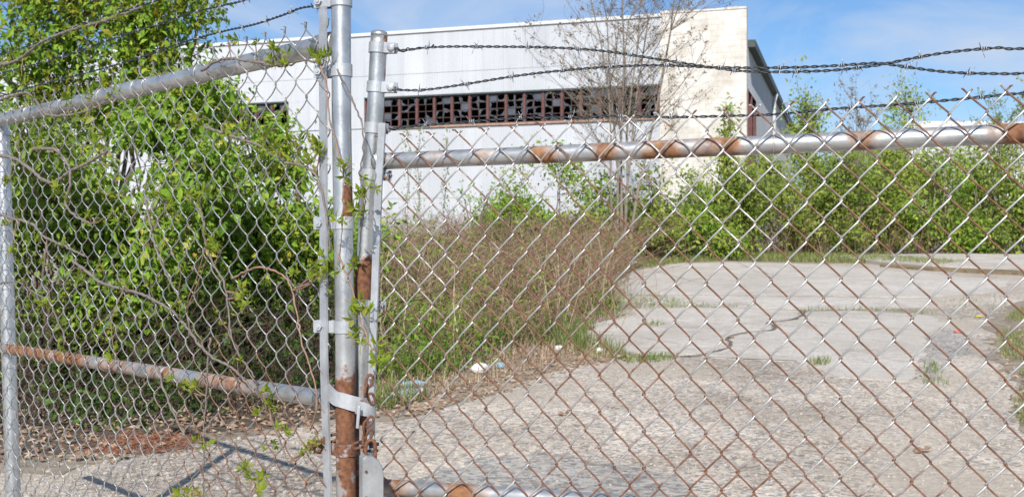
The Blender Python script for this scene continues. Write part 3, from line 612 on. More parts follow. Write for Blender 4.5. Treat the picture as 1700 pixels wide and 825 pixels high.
# ------------------------------------------------------------------ vegetation: bramble thicket, weeds and grass in the middle
ZONE = [(610, 640), (700, 640), (800, 612), (900, 585), (960, 545), (1030, 520), (1020, 498), (1010, 478), (1050, 446), (1000, 436), (620, 436)]
ZF = [(610, 690), (700, 668), (800, 645), (900, 612), (1040, 590), (960, 560), (1035, 525), (900, 520), (610, 560)]
r = np.random.default_rng(31)
B = scatter(ZONE, 3600, r); B[:, :2] += r.normal(0, 0.35, (len(B), 2)) * (r.random((len(B), 1)) < 0.35); B[:, 2] = SLOPE * B[:, 1]; nz2 = smooth_noise(8, 20, 0.9); dens = nz2(B[:, 0], B[:, 1]); B = B[dens > -0.55]
H = r.uniform(0.3, 1.0, len(B)) ** 1.3 * 1.75 * np.clip((B[:, 1] - 6) / 9, 0.35, 1.1)
put('bramble_thicket', stalks(B, H, 0.005, r, 1.1, 3, tint=0.3), M['straw'], label='brown dry bramble thicket in the middle of the yard', cat='brambles', kind='stuff')
B = scatter(ZONE, 260, r); put('tall_dry_stalks', stalks(B, r.uniform(0.7, 1.8, 260), 0.0048, r, 0.25, 1, tint=0.85), M['straw'], label='pale tall dry weed stalks standing among the brambles', cat='dry weeds', kind='stuff')
put('leafy_weeds', weed_leaves(ZONE, 540, 34, 1.25, 0.055, 12), M['leaf_olive'], label='low leafy green weeds scattered through the brown brambles', cat='weeds', kind='stuff')
put('broadleaf_weeds', weed_leaves([(620, 650), (700, 640), (800, 620), (780, 560), (700, 500), (620, 480)], 160, 34, 0.6, 0.06, 13), M['leaf_green'], label='green broadleaf weeds right of the gate posts', cat='weeds', kind='stuff')
def grass_patch(name, label, poly, n, h, seed, wd=0.010, tint=0.35, mat='grass', lean=0.7, clump=None):
    r = np.random.default_rng(seed); B = scatter(poly, n, r)
    if clump is not None:
        nf = smooth_noise(seed, 24, clump); B = B[nf(B[:, 0], B[:, 1]) > -0.05]
    H = r.uniform(h * 0.4, h * 1.3, len(B)); return put(name, blades(B, H, wd, lean, tint + r.normal(0, 0.2, len(B)), r), M[mat], label=label, cat='grass', kind='stuff')
grass_patch('weedy_grass', 'green weedy grass growing through the bramble thicket', ZONE, 42000, 0.36, 41, 0.011, 0.5, clump=1.1, lean=1.1)
grass_patch('verge_grass', 'green grass tufts along the front edge of the thicket', ZF, 13000, 0.18, 42, 0.009, 0.5, clump=1.6)
grass_patch('dry_grass', 'straw coloured dry grass along the front of the thicket', ZF, 4500, 0.16, 43, 0.006, 0.7, 'straw', 0.9)
grass_patch('far_verge_grass', 'green grass strip in front of the far thicket', [(1000, 450), (1060, 446), (1130, 437), (1210, 433), (1330, 436), (1450, 438), (1560, 445), (1600, 440), (1450, 428), (1300, 424), (1000, 424)], 14000, 0.20, 44, 0.018, 0.7)
grass_patch('right_edge_grass', 'brown green grass at the right edge of the yard', [(1655, 540), (1690, 515), (1800, 500), (1900, 760), (1730, 745), (1680, 690), (1700, 630), (1660, 590)], 9000, 0.09, 45, 0.007, 0.75, clump=1.8)
for k, (poly, n_, lab) in enumerate(([[(1000, 497), (1020, 489), (1090, 489), (1110, 496), (1160, 506), (1270, 510), (1160, 513), (1040, 512), (1010, 505)], 900, 'thin grass growing in the upper slab joint'],
        [[(1338, 601), (1375, 596), (1382, 606), (1345, 609)], 110, 'small grass tuft at the lower slab edge'], [[(1030, 596), (1085, 588), (1130, 592), (1110, 601), (1040, 604)], 260, 'grass tuft at the left end of the middle slab crack'],
        [[(1320, 514), (1440, 512), (1560, 518), (1560, 523), (1420, 516), (1330, 518)], 260, 'short grass line in the long slab joint to the right'], [[(1065, 541), (1090, 535), (1105, 540), (1080, 546)], 90, 'tiny grass tuft on the left middle slab'],
        [[(930, 572), (1010, 582), (1085, 594), (1085, 602), (1000, 598), (920, 585)], 420, 'ragged grass along the front edge of the left middle slab'], [[(1535, 600), (1560, 608), (1575, 640), (1530, 640)], 120, 'sparse grass below the dark gravel patch'],
        [[(1560, 500), (1660, 490), (1680, 520), (1600, 535)], 160, 'sparse grass on bare ground right of the upper slab'])):
    grass_patch('joint_grass', lab, poly, n_, 0.07, 70 + k, 0.008, 0.55)
# dead leaves and pebbles
r = np.random.default_rng(51)
def leaf_litter(name, label, poly, n, size, seed, mat='dead'):
    r = np.random.default_rng(seed); B = scatter(poly, n, r); B[:, 2] += 0.012 + r.uniform(0, 0.02, n); a = r.uniform(0, 6.28, n)
    D = np.c_[np.cos(a), np.sin(a), r.normal(0, 0.25, n)]; L = size * r.uniform(0.5, 1.4, n)
    put(name, leaves_mb(B, D, L, L * 0.5, r.beta(2, 2, n), up=1.2, seed=seed), M[mat], label=label, cat='leaf litter', kind='stuff')
leaf_litter('leaf_litter', 'brown dead leaves strewn along the front of the thicket', [(600, 700), (700, 690), (850, 650), (960, 612), (1060, 596), (900, 570), (700, 620), (600, 640)], 2200, 0.042, 52)
leaf_litter('leaf_litter', 'brown dead leaves and twigs under the left shrubs', [(-200, 770), (200, 770), (330, 728), (560, 720), (560, 640), (200, 640), (-200, 660)], 2600, 0.05, 53)
leaf_litter('leaf_litter', 'brown dead leaves among the grass at the right edge', [(1640, 560), (1760, 510), (1850, 700), (1720, 740), (1660, 640)], 700, 0.05, 54)
def needles(poly, n):
    r = np.random.default_rng(9); B = scatter(poly, n, r); B[:, 2] += 0.012 + np.abs(r.normal(0, 0.008, n)); a = r.uniform(0, 6.28, n); D = np.c_[np.cos(a), np.sin(a), r.normal(0, 0.3, n)]
    return leaves_mb(B, D, 0.14 * r.uniform(0.5, 1.2, n), 0.006, np.full(n, 0.4), up=1.0)
put('pine_needles', needles([(165, 745), (200, 728), (300, 726), (345, 738), (290, 752), (200, 758), (120, 750)], 750), M['orange'], label='rust red pine needle patch on the ground under the left fence', cat='needles', kind='stuff')
def stones(poly, n, lo, hi, seed):
    r = np.random.default_rng(seed); B = scatter(poly, n, r); mb = MB()
    ico = np.array([[0, 0, 1], [.9, 0, .3], [.28, .85, .3], [-.72, .53, .3], [-.72, -.53, .3], [.28, -.85, .3], [.7, .5, -.4], [-.3, .8, -.4], [-.9, 0, -.4], [-.3, -.8, -.4], [.7, -.5, -.4]])
    fc = np.array([[0, 1, 2], [0, 2, 3], [0, 3, 4], [0, 4, 5], [0, 5, 1], [1, 6, 2], [2, 6, 7], [2, 7, 3], [3, 7, 8], [3, 8, 4], [4, 8, 9], [4, 9, 5], [5, 9, 10], [5, 10, 1], [1, 10, 6]])
    for b_ in B:
        s = r.uniform(lo, hi) * np.array([r.uniform(.7, 1.3), r.uniform(.7, 1.3), r.uniform(.4, .8)]); mb.add(b_ + (ico * (1 + r.normal(0, .12, (11, 1)))) * s + [0, 0, s[2] * 0.3], fc)
    return mb
put('loose_gravel', stones([(560, 850), (1750, 850), (1700, 620), (1560, 600), (1300, 604), (1040, 604), (850, 660), (640, 720)], 3600, 0.004, 0.013, 3), M['stone'], label='loose pebbles scattered over the aggregate yard', cat='gravel', kind='stuff')
put('loose_gravel', stones([(1535, 562), (1572, 543), (1610, 556), (1612, 580), (1580, 600), (1524, 632), (1526, 604)], 500, 0.006, 0.016, 4), M['stone'], label='grey stones in the broken patch beside the right slab', cat='gravel', kind='stuff')
put('loose_gravel', stones([(0, 850), (560, 850), (560, 720), (330, 728), (100, 760)], 900, 0.004, 0.018, 5), M['stone'], label='pebbles on the ground beneath the left fence', cat='gravel', kind='stuff')

# ------------------------------------------------------------------ vegetation: bushes and trees further back
def lobes(base, hgt, hw, depth, ns, seed):
    r = np.random.default_rng(seed + 7); out = []
    for k in range(5):
        top = (1.0 if k == 0 else r.uniform(0.40, 0.95)) * (0.42 if k == 4 else 1.0); h_ = hgt * top; hh = h_ * (0.5 if k == 4 else r.uniform(0.28, 0.44))
        out.append((base + np.array([r.uniform(-0.75, 0.75) * hw if k else r.uniform(-.3, .3) * hw, r.uniform(-0.5, 0.5) * depth, h_ - hh]), (hw * r.uniform(0.4, 0.75), depth * 0.7, hh), max(6, int(ns * r.uniform(0.2, 0.4)))))
    return out
def bush_at(px, ybase_d, ytop, halfw_px, label, seed, mats=('leaf_far',), name='green_bush', leaf=0.10, ns=110, per=16, d=None, depth=1.0, **kw):
    d = ybase_d; base = np.array([(px - CX) / F * d, d, ground_z(d)]); ztop = EYE - (ytop - HY) / F * d; hgt = ztop - base[2]; hw = halfw_px / F * d
    return shrub(name, label, 'bush' if name != 'young_tree' else 'tree', base,  lobes(base, hgt, hw, depth, ns, seed), leaf, list(mats), seed, group='young trees' if name == 'young_tree' else 'green bushes across the yard', stems=kw.pop('stems', 3), per=per, sig=kw.pop('sig', 0.2), bark=kw.pop('bark', 'bark'), stem_r=kw.pop('stem_r', 0.03), **kw)
bush_at(900, 25, 250, 125, 'bright green bush behind the brown brambles beneath the broken windows', 81, ('leaf_green', 'leaf_far'), ns=520, per=24, leaf=0.12)
bush_at(1020, 27.5, 318, 55, 'leafy green bush hiding the foot of the bare tree', 85, ('leaf_far', 'leaf_olive'), ns=170, per=16)
bush_at(955, 27, 345, 45, 'low olive bush between the bright bush and the bare tree', 86, ('leaf_olive', 'leaf_far'), ns=120, per=15)
bush_at(1535, 38.5, 225, 55, 'pale green bush in the gap left of the low building', 87, ('leaf_far', 'leaf_olive'), ns=230, per=15, leaf=0.16, depth=1.2)
bush_at(1600, 39.5, 230, 55, 'olive bush under the left part of the low building parapet', 88, ('leaf_olive', 'leaf_far'), ns=230, per=15, leaf=0.16, depth=1.2)
bush_at(1745, 39, 228, 60, 'green bush past the right picture edge behind the olive one', 89, ('leaf_far', 'leaf_olive'), ns=180, per=14, leaf=0.16, depth=1.2)
bush_at(795, 23, 300, 50, 'small bright green sapling bush left of the larger bush', 82, ('leaf_green', 'leaf_far'), ns=50)
bush_at(700, 18, 345, 22, 'narrow dark green sapling among weeds near the gate post', 83, ('leaf_green',), ns=32, leaf=0.08, depth=0.3)
bush_at(840, 21, 300, 24, 'narrow sapling standing in front of the bright bush', 84, ('leaf_olive',), ns=26, depth=0.3, bare=0.3)
B0 = [(1000, 31, 279, 74, 'leaf_olive'), (1075, 32, 268, 60, 'leaf_far'), (1150, 33, 272, 80, 'leaf_green'), (1215, 34, 244, 76, 'leaf_olive'), (1285, 36, 236, 58, 'leaf_far'), (1350, 37, 244, 56, 'leaf_far'),
      (1420, 36, 242, 73, 'leaf_olive'), (1490, 37, 196, 75, 'leaf_far'), (1560, 36, 198, 64, 'leaf_green'), (1630, 37, 214, 76, 'leaf_far'), (1700, 35, 213, 78, 'leaf_olive'), (1790, 36, 214, 83, 'leaf_far'), (1890, 37, 214, 80, 'leaf_olive')]
LAB = ['olive bush at the foot of the bare tree', 'green bush right of the bare tree', 'bright green bush in front of the cream pier', 'olive bush below the warehouse corner', 'pale green bush in front of the warehouse side wall',
       'green bush just right of the warehouse side wall', 'olive bush below the bare grey treetop', 'green bush in the middle of the far right thicket', 'bright green bush below the left end of the low building', 'tall green bush below the low building', 'olive bush at the right picture edge', 'green bush just outside the right edge', 'olive bush well outside the right edge']
for k, ((px_, d_, yt, hw, mt), lb) in enumerate(zip(B0, LAB)):
    bush_at(px_, d_, yt, hw, lb, 100 + k, (mt, 'leaf_far' if mt != 'leaf_far' else 'leaf_olive'), ns=250, per=16, leaf=0.15, sig=0.22, depth=1.4, bark='bark_pale', stem_r=0.035)
for k, (px_, d_, yt, hw) in enumerate(((1330, 50, 200, 75), (1450, 51, 205, 80), (1570, 50, 232, 80), (1690, 52, 225, 85), (1820, 51, 228, 85), (1950, 50, 232, 85))):
    bush_at(px_, d_, yt, hw, ['back row bush right of the warehouse', 'back row bush below the distant grey tree', 'back row bush under the left end of the low building', 'back row bush under the low building parapet', 'back row bush outside the right edge, nearer', 'back row bush outside the right edge, farther'][k], 160 + k, ('leaf_far', 'leaf_olive'), ns=130, per=18, leaf=0.20, sig=0.3, depth=1.5, bark='bark_pale', stem_r=0.04)
for k, (px_, d_, yt, hw, lb) in enumerate(((1345, 42, 100, 48, 'young green tree beside the warehouse roof edge'), (1492, 43, 112, 48, 'young green tree left of the low building'), (1205, 34, 150, 22, 'narrow sapling rising in front of the cream pier'))):
    bush_at(px_, d_, yt, hw, lb, 130 + k, ('leaf_far', 'leaf_green'), 'young_tree', 0.16, 400 if k < 2 else 120, 13, depth=0.8 if k < 2 else 0.3, sig=0.24 if k < 2 else 0.15, stems=2, stem_r=0.04)
r = np.random.default_rng(77)
pts = [(960, 440), (1100, 434), (1300, 428), (1500, 426), (1800, 424), (1950, 422), (1950, 414), (1500, 412), (960, 416)]
B = scatter(pts, 1500, r); put('thicket_undergrowth', stalks(B, r.uniform(0.4, 2.6, 1500), 0.008, r, 0.7, 2, tint=0.12), M['straw'], label='brown leafless undergrowth at the base of the far thicket', cat='undergrowth', kind='stuff')
# bare trees with opening buds
def bare_tree(name, label, base, stems, height, spread, seed, buds=1.0, r0=0.07, mat='bark_pale', lv=3, bud_size=0.07, budmat='bud'):
    r = np.random.default_rng(seed); T = thing(name, tuple(base), label, 'tree', 'bare trees'); trunk, limb, bud = MB(), MB(), []
    def grow(p, d, L, rad, lvl):
        n = 8; P = [np.array(p)]; d = norm(d)
        for k in range(n - 1):
            d = norm(d + r.normal(0, 0.07, 3) + np.array([0, 0, 0.05 if lvl else 0.02])); P.append(P[-1] + d * L / (n - 1))
        P = np.array(P); add_tube(trunk if lvl == 0 else limb, P, np.linspace(rad, max(rad * 0.38, 0.005), n), 6 if lvl == 0 else (4 if lvl < 2 else 3), caps=False)
        if lvl >= lv:
            for q in (P[-1], P[-3], P[-5]):
                if r.random() < 0.6 * buds: bud.append(q)
            return
        for k in range([11, 7, 4, 4][lvl]):
            i = r.integers(3 if lvl == 0 else 1, n); a = r.uniform(0, 6.283); out = np.array([math.cos(a), math.sin(a), 0.0]) * spread
            grow(P[i], norm(P[min(i, n - 1)] - P[i - 1]) * 0.75 + out + r.normal(0, 0.15, 3), L * r.uniform(0.28, 0.5) * (1.15 - 0.5 * i / n), rad * 0.42 * (1 - 0.4 * i / n), lvl + 1)
    for k in range(stems):
        a = r.uniform(0, 6.283); o = np.array([math.cos(a), math.sin(a), 0]) * r.uniform(0, 0.5)
        grow(np.asarray(base) + o * 0.6 - [0, 0, 0.05], np.array([o[0] * 0.35, o[1] * 0.3, 1.0]), height * r.uniform(0.65, 1.0), r0 * r.uniform(0.5, 1.0), 0)
    put('trunk', trunk, M[mat], T, smooth=True); put('branches', limb, M[mat], T, smooth=True)
    bud = np.array(bud); k = 5; C = np.repeat(bud, k, 0) + r.normal(0, 0.035, (len(bud) * k, 3)); D = r.normal(0, 1, C.shape); D[:, 2] += 0.3
    L = bud_size * r.uniform(0.5, 1.4, len(C)); put('buds', leaves_mb(C, D, L, L * 0.5, r.random(len(C)), seed=seed), M[budmat], T, kind='stuff')
    return T
q = np.array([(1035 - CX) / F * 29.0, 29.0, ground_z(29.0)])
bare_tree('bare_tree', 'bare multi stemmed tree with opening buds in front of the broken windows', q, 7, 9.2, 0.85, 7, 0.26, 0.052, 'bark_pale')
q = np.array([(1412 - CX) / F * 48.0, 48.0, ground_z(48.0)]); bare_tree('bare_tree', 'distant leafless grey tree between the two young green trees', q, 5, 6.0, 0.5, 9, 0.6, 0.05, bud_size=0.10, lv=2)
q = np.array([(1655 - CX) / F * 40.0, 40.0, ground_z(40.0)]); bare_tree('bare_tree', 'sparsely budding tree above the low building at the right edge', q, 4, 6.8, 0.5, 15, 0.9, 0.05, bud_size=0.11, budmat='leaf_olive', lv=2)
# creepers on the warehouse wall
for k, (px_, y0, y1) in enumerate(((676, 330, 215), (697, 340, 222), (742, 345, 228))):
    u = (px_ - CX) / F; a = (8.27 - 37.1 * u) / (0.953 + 0.304 * u); Y = 37.1 + 0.304 * a; z1 = EYE - (y1 - HY) / F * Y; z0 = 1.4
    rr = np.random.default_rng(200 + k); zz = np.linspace(z0, z1, 14); P = np.array([W(a + rr.normal(0, 0.07), -0.07, z) for z in zz])
    T = thing('wall_creeper', tuple(P[0]), group='creepers on the warehouse wall', cat='creeper', label=['thin green creeper on the white wall nearest the gate post', 'second thin creeper climbing the white wall from the gate post', 'third thin creeper on the white wall, right of the others'][k])
    put('stem', add_tube(MB(), P, 0.008, 4), M['vine_stem'], T)
    C = np.repeat(P[3:], 9, 0) + rr.normal(0, 0.09, ((len(P) - 3) * 9, 3)) * [1, .2, 1.6]; C = C - AY * 0.04; D = rr.normal(0, 1, C.shape)
    put('leaves', leaves_mb(C, D, 0.10 * rr.uniform(0.6, 1.3, len(C)), 0.06, rr.random(len(C)), seed=k), M['leaf_far'], T, kind='stuff')

# ------------------------------------------------------------------ gates: planes fitted to the chain-link rows
th = math.radians(21.25)
RP = Plane(((615 - CX) / F * 2.6, 2.6), (math.cos(th), -math.sin(th)), (-math.sin(th), -math.cos(th)))
LPn = norm([-0.719, -0.695]); LP = Plane(((567 - CX) / F * 2.55, 2.55), norm([-0.695, 0.719]), LPn)
OFF = -0.030                                              # rails and posts sit behind the wire
R_END, L_END = 2.18, 3.3
def v3(n2): return np.array([n2[0], n2[1], 0.0])
GATE = thing('chain_link_gate', tuple(RP.pt(0, ground_z(2.6))), 'rusty chain link gate leaf with mid rail and leaning upright on the right', 'gate')
FENCE = thing('chain_link_fence', tuple(LP.pt(0, ground_z(2.55))), 'silver vine grown chain link fence running back to the left', 'fence')

def fabric_wires(parent, plane, s_first, ncol, half, z_ref, tau_lo, tau_hi, hq, slope, seed, rustf, rad, depth, amp, jit, mat='fabric'):
    fs, fz, fn = smooth_noise(seed, 20, 5.0), smooth_noise(seed + 1, 20, 5.0), smooth_noise(seed + 2, 20, 3.0); r = np.random.default_rng(seed)
    ev = 8
    for c in range(ncol):
        tau = np.linspace(tau_lo, tau_hi, int((tau_hi - tau_lo) * ev) + 1)
        ph = math.pi * (tau - c)                          # even tau-c: at column c, odd: at column c+1
        k = 0.985; tri = np.arcsin(k * np.cos(ph)) / math.asin(k)
        x = (s_first + c * half) + half / 2 - (half / 2 + rad * 0.9) * tri
        sn = np.sin(ph); off = depth * np.sign(sn) * np.abs(sn) ** 0.75
        z = z_ref + tau * hq + slope * x
        je = jit * (0.4 + 0.6 * np.clip((1.9 - z), 0, 1))
        xs = x + fs(x, z) * amp + r.normal(0, 0.0009); zs = z + fz(x, z) * amp + r.normal(0, 0.0012)
        off = off + fn(x, z) * amp * 1.2
        P = np.array([plane.pt(a, b, o) for a, b, o in zip(xs, zs, off)])
        # the cut end at the top is bent over the neighbour
        e = P[-1] - P[-4]; tip = [P[-1] + norm(e) * 0.010, P[-1] + norm(e) * 0.014 + v3(plane.n) * 0.008 + [0, 0, -0.003]]
        P = np.vstack([P, tip])
        seg = np.r_[sn, sn[-1], sn[-1]]; zz = np.r_[zs, zs[-1], zs[-1]]; xx = np.r_[xs, xs[-1], xs[-1]]; kn = np.abs(np.r_[tri, tri[-1], tri[-1]])
        A = rustf(xx, zz, seg, kn)
        put('wire', add_tube(MB(), P, rad, 5, A), M[mat], parent, smooth=True)
rn = smooth_noise(91, 30, 4.0); rn2 = smooth_noise(92, 30, 11.0)
def rust_right(x, z, seg, kn):
    back = np.where(seg > 0, 0.04, 0.58); low = np.clip((1.62 - z) / 0.62, 0, 1) * 0.34
    return np.clip(0.10 + back + low + 0.22 * rn(x, z) + 0.30 * rn2(x, z) + 0.14 * (kn > 0.85), 0, 0.95)
def rust_shade_left(x, z, seg, kn):
    low = np.clip((1.42 - z) / 0.5, 0, 1) * np.clip((1.15 - x) / 0.9, 0.12, 1) * 0.62
    return np.clip(0.02 + low + 0.2 * rn(x, z) + 0.12 * rn2(x, z) + np.where(seg > 0, 0.30, 0.0), 0, 0.9)  # last term darkens the rising strands as shade; the rest is rust
fabric_wires(GATE, RP, 0.4833 - 13 * 0.0348, 63, 0.0348, 1.316 - 0.0, -29, 12, 0.0411, 0.0325, 300, rust_right, 0.00215, 0.0052, 0.0030, 0.0)
fabric_wires(FENCE, LP, 0.0555, 66, 0.0488, 1.655, -34, 10, 0.0441, 0.012, 400, rust_shade_left, 0.0018, 0.0068, 0.0085, 0.0, 'fabric_grey')

def pipe(name, P, r, parent, rustfn, mat='galv', sides=20, step=0.02, smooth=True, att=None):
    return put(name, add_tube(MB(), resample(P, step), r, sides, rustfn), M[mat], parent, smooth=smooth)
def band(parent, c, axis, r, ear, elen, h=0.026, rust=0.1, boltside=1, th_=0.0026, ang=70):
    """a strap round a pipe: ring plus two ears that clamp along direction ear, and a carriage bolt"""
    axis = norm(axis); ear = norm(ear - axis * np.dot(ear, axis)); side = np.cross(axis, ear); a = np.radians(np.linspace(24, 336, 26)); mb = MB()
    ring = [c + (r + 0.0005) * (np.cos(t_) * ear + np.sin(t_) * side) for t_ in a]
    ring = [ring[0] + ear * elen + (np.dot(c - ring[0], side) + 0.006) * side * 1.0] + ring + [ring[-1] + ear * elen + (np.dot(c - ring[-1], side) - 0.006) * side]
    ring = np.array(ring); nor = []
    T_ = np.gradient(ring, axis=0)
    for t_ in T_: nor.append(norm(np.cross(t_, axis)))
    nor = np.array(nor); outer = ring + nor * th_ * (1 if np.dot(nor[13], ring[13] - c) > 0 else -1)
    n_ = len(ring); V = np.vstack([ring - axis * h / 2, ring + axis * h / 2, outer - axis * h / 2, outer + axis * h / 2]); i = np.arange(n_ - 1)
    f = np.vstack([np.stack([i, i + 1, i + 1 + n_, i + n_], -1), np.stack([i + 1 + 2 * n_, i + 2 * n_, i + 3 * n_, i + 1 + 3 * n_], -1),
                   np.stack([i + n_, i + 1 + n_, i + 1 + 3 * n_, i + 3 * n_], -1), np.stack([i + 1, i, i + 2 * n_, i + 1 + 2 * n_], -1)])
    e_ = np.array([[0, n_, 3 * n_, 2 * n_], [n_ - 1, 3 * n_ - 1, 4 * n_ - 1, 2 * n_ - 1]]); mb.add(V, f, rust); mb.f.append(e_)
    B_ = put('tension_band', mb, M['galv_flat'], parent)
    bc = c + ear * (r * math.cos(math.radians(24)) + elen * 0.72); s = side * boltside
    prof = [(-0.020, 0.0038), (-0.019, 0.0042), (0.008, 0.0042), (0.0095, 0.0042), (0.0096, 0.0105), (0.0125, 0.0100), (0.0150, 0.0070), (0.0162, 0.0)]
    mb = MB(); add_tube(mb, np.array([bc + s * p for p, _ in prof]), [max(q_, 0.0004) for _, q_ in prof], 12, rust * 0.7)
    nut = MB(); add_tube(nut, np.array([bc - s * 0.0175, bc - s * 0.0095]), 0.0095, 6, rust)
    put('bolt', mb, M['galv_flat'], B_); put('nut', nut, M['galv_flat'], B_)
    return B_
def rz(px_y, lo=0.0): return EYE - (px_y - HY) / F * 2.58
# --- left terminal post, rails, line post
LPOST = [LP.px(567, y, OFF) for y in (-95, 0, 300, 600, 825)]; LPOST = [LP.px(566, -95, OFF), LP.px(567, 200, OFF), LP.px(572, 500, OFF), LP.px(574.5, 825, OFF)]
q = LPOST[-1] + (LPOST[-1] - LPOST[-2]) * 1.2; q[2] = ground_z(q[1]) - 0.05; LPOST.append(q)
def sst(a, b, x): t_ = min(1.0, max(0.0, (x - a) / (b - a))); return t_ * t_ * (3 - 2 * t_)
def pyof(v): return HY + (EYE - v[2]) * F / v[1]
def rust_lpost(v):
    y = pyof(v); right = sst(-0.004, 0.014, v[0] - LPOST[1][0])
    t_ = 0.10 + 0.10 * sst(380, 520, y) + 0.12 * right * sst(200, 260, y)
    t_ += (0.30 + 0.2 * right) * right * sst(285, 320, y) * (1 - sst(366, 374, y))
    t_ += 0.50 * sst(585, 650, y) - 0.16 * sst(690, 780, y)
    return t_
pipe('terminal_post', LPOST, 0.0240, FENCE, rust_lpost, sides=28)
capc = LPOST[0]; add = MB(); prof = [(0.0, 0.027), (0.012, 0.027), (0.022, 0.022), (0.028, 0.012), (0.030, 0.001)]
add_tube(add, np.array([capc + [0, 0, p] for p, _ in prof]), [q_ for _, q_ in prof], 20, 0.05); put('post_cap', add, M['galv'], FENCE, smooth=True)
LTR = [LP.px(560, 71, OFF), LP.px(300, 131, OFF), LP.px(0, 200, OFF)]; LTR.append(LTR[-1] + norm(LTR[-1] - LTR[-2]) * 0.9)
LMR = [LP.px(560, 665, OFF), LP.px(300, 624, OFF), LP.px(20, 580, OFF)]; LMR.append(LMR[-1] + norm(LMR[-1] - LMR[-2]) * 0.9)
tn = smooth_noise(61, 20, 6.0)
pipe('top_rail', LTR, 0.0255, FENCE, lambda v: 0.10 + 0.1 * tn(v[0] * 2, v[2]), sides=24)
pipe('middle_rail', LMR, 0.0215, FENCE, lambda v: 0.62 + 0.25 * tn(v[0] * 2.0, v[1] * 2.0) - 0.35 * sst(-0.80, -0.55, v[0]), 'stained', sides=24)
dcol = norm(LTR[1] - LTR[0])
for P_, r_ in ((LTR, 0.0255), (LMR, 0.0215)):
    pipe('rail_end_cup', [P_[0] + norm(P_[1] - P_[0]) * 0.018, P_[0] + norm(P_[1] - P_[0]) * 0.075], r_ + 0.004, FENCE, lambda v: 0.12, sides=24)
t0 = (LTR[2] - LTR[0]) * 0.46 + LTR[0]; pipe('rail_sleeve', [t0, t0 + norm(LTR[2] - LTR[0]) * 0.15], 0.0285, FENCE, lambda v: 0.15, sides=24)
LL = [LP.px(4, 225, OFF * 1.9), LP.px(10, 425, OFF * 1.9), LP.px(22, 825, OFF * 1.9)]; q = LL[-1] + (LL[-1] - LL[-2]) * 0.55; q[2] = ground_z(q[1]) - 0.05; LL = [LL[0] + (LL[0] - LL[1]) * 0.12] + LL + [q]
pipe('line_post', LL, 0.029, FENCE, lambda v: 0.05, sides=24)
pipe('bottom_rail', [LP.px(560, 665, OFF) * [1, 1, 0] + [0, 0, 0.28], LMR[-1] * [1, 1, 0] + [0, 0, 0.33]], 0.0215, FENCE, lambda v: 0.5, sides=20)
def flat_bar(name, P, w, t_, wdir, parent, rust=0.1):
    P = resample(P, 0.05); wdir = norm(wdir); mb = MB(); nrm = norm(np.cross(P[-1] - P[0], wdir)); n_ = len(P)
    V = np.stack([P - wdir * w / 2 - nrm * t_ / 2, P + wdir * w / 2 - nrm * t_ / 2, P + wdir * w / 2 + nrm * t_ / 2, P - wdir * w / 2 + nrm * t_ / 2], 1).reshape(-1, 3)
    i = np.arange(n_ - 1)[:, None] * 4; j = np.arange(4)[None]; k = (j + 1) % 4
    mb.add(V, np.stack([i + j, i + 4 + j, i + 4 + k, i + k], -1).reshape(-1, 4), np.array([rust(v) for v in V]) if callable(rust) else rust); mb.f.append(np.array([[0, 1, 2, 3], [n_ * 4 - 1, n_ * 4 - 2, n_ * 4 - 3, n_ * 4 - 4]]))
    return put(name, mb, M['galv_flat'], parent)
LB_ = [LP.px(536, 12, 0.002), LP.px(537, 300, 0.002), LP.px(538, 600, 0.002), LP.px(545, 830, 0.002)]; LB_.append(LB_[-1] + (LB_[-1] - LB_[-2]) * 1.2)
flat_bar('tension_bar', LB_, 0.028, 0.006, v3(LP.d), FENCE, lambda v: 0.06 + (0.25 if v[2] < rz(560) else 0))
lax = norm(LPOST[0] - LPOST[-1])
def on_path(P, py):
    P = np.asarray(P); z = [EYE - (py - HY) / F * p[1] for p in P]; f_ = P[:, 2] - np.array(z); 
    for i in range(len(P) - 1):
        if f_[i] >= 0 >= f_[i + 1]: t_ = f_[i] / (f_[i] - f_[i + 1]); return P[i] * (1 - t_) + P[i + 1] * t_
    return P[-1]
for py, ru in ((2, 0.08), (118, 0.05), (370, 0.08), (542, 0.10), (745, 0.62)):
    c = on_path(LPOST, py); e_ = LP.px(526, py, 0.004) - c; e_[2] = 0
    band(FENCE, c, lax, 0.0242, e_, np.linalg.norm(e_) - 0.018, 0.030, ru, boltside=-1)
# --- right gate leaf
RUP = [RP.px(*p, OFF) for p in ((629.5, 60), (621, 213), (613, 300), (607, 400), (602, 505), (599, 640), (601, 825))]
q = RUP[-1] + (RUP[-1] - RUP[-2]) * 1.25; q[2] = ground_z(q[1]) + 0.05; RUP.append(q)
def rust_rup(v):
    y = pyof(v); right = sst(-0.002, 0.016, v[0] - (RUP[0][0] - (y - 60) * 0.00008))
    return 0.18 + 0.34 * right * (1 - sst(150, 190, y)) + 0.48 * sst(395, 450, y) * (1 - sst(500, 530, y)) + 0.35 * sst(600, 680, y) + 0.08 * sst(200, 400, y)
pipe('leaning_upright', spline(RUP, 0.03), 0.0210, GATE, rust_rup, sides=28)
prof = [(0.0, 0.0215), (0.004, 0.0215), (0.010, 0.019), (0.013, 0.012), (0.014, 0.0005)]
rax = norm(RUP[0] - RUP[2]); mb = MB(); add_tube(mb, np.array([RUP[0] + rax * p for p, _ in prof]), [q_ for _, q_ in prof], 20, 0.3); put('upright_cap', mb, M['galv'], GATE, smooth=True)
HU = RP.pt(R_END, 0, OFF)
RTR = [RP.px(622, 268.5, OFF), RP.px(900, 257, OFF), RP.px(1300, 239.5, OFF), RP.px(1700, 221.5, OFF)]; RTR.append(RP.pt(R_END, RTR[-1][2] + 0.01, OFF))
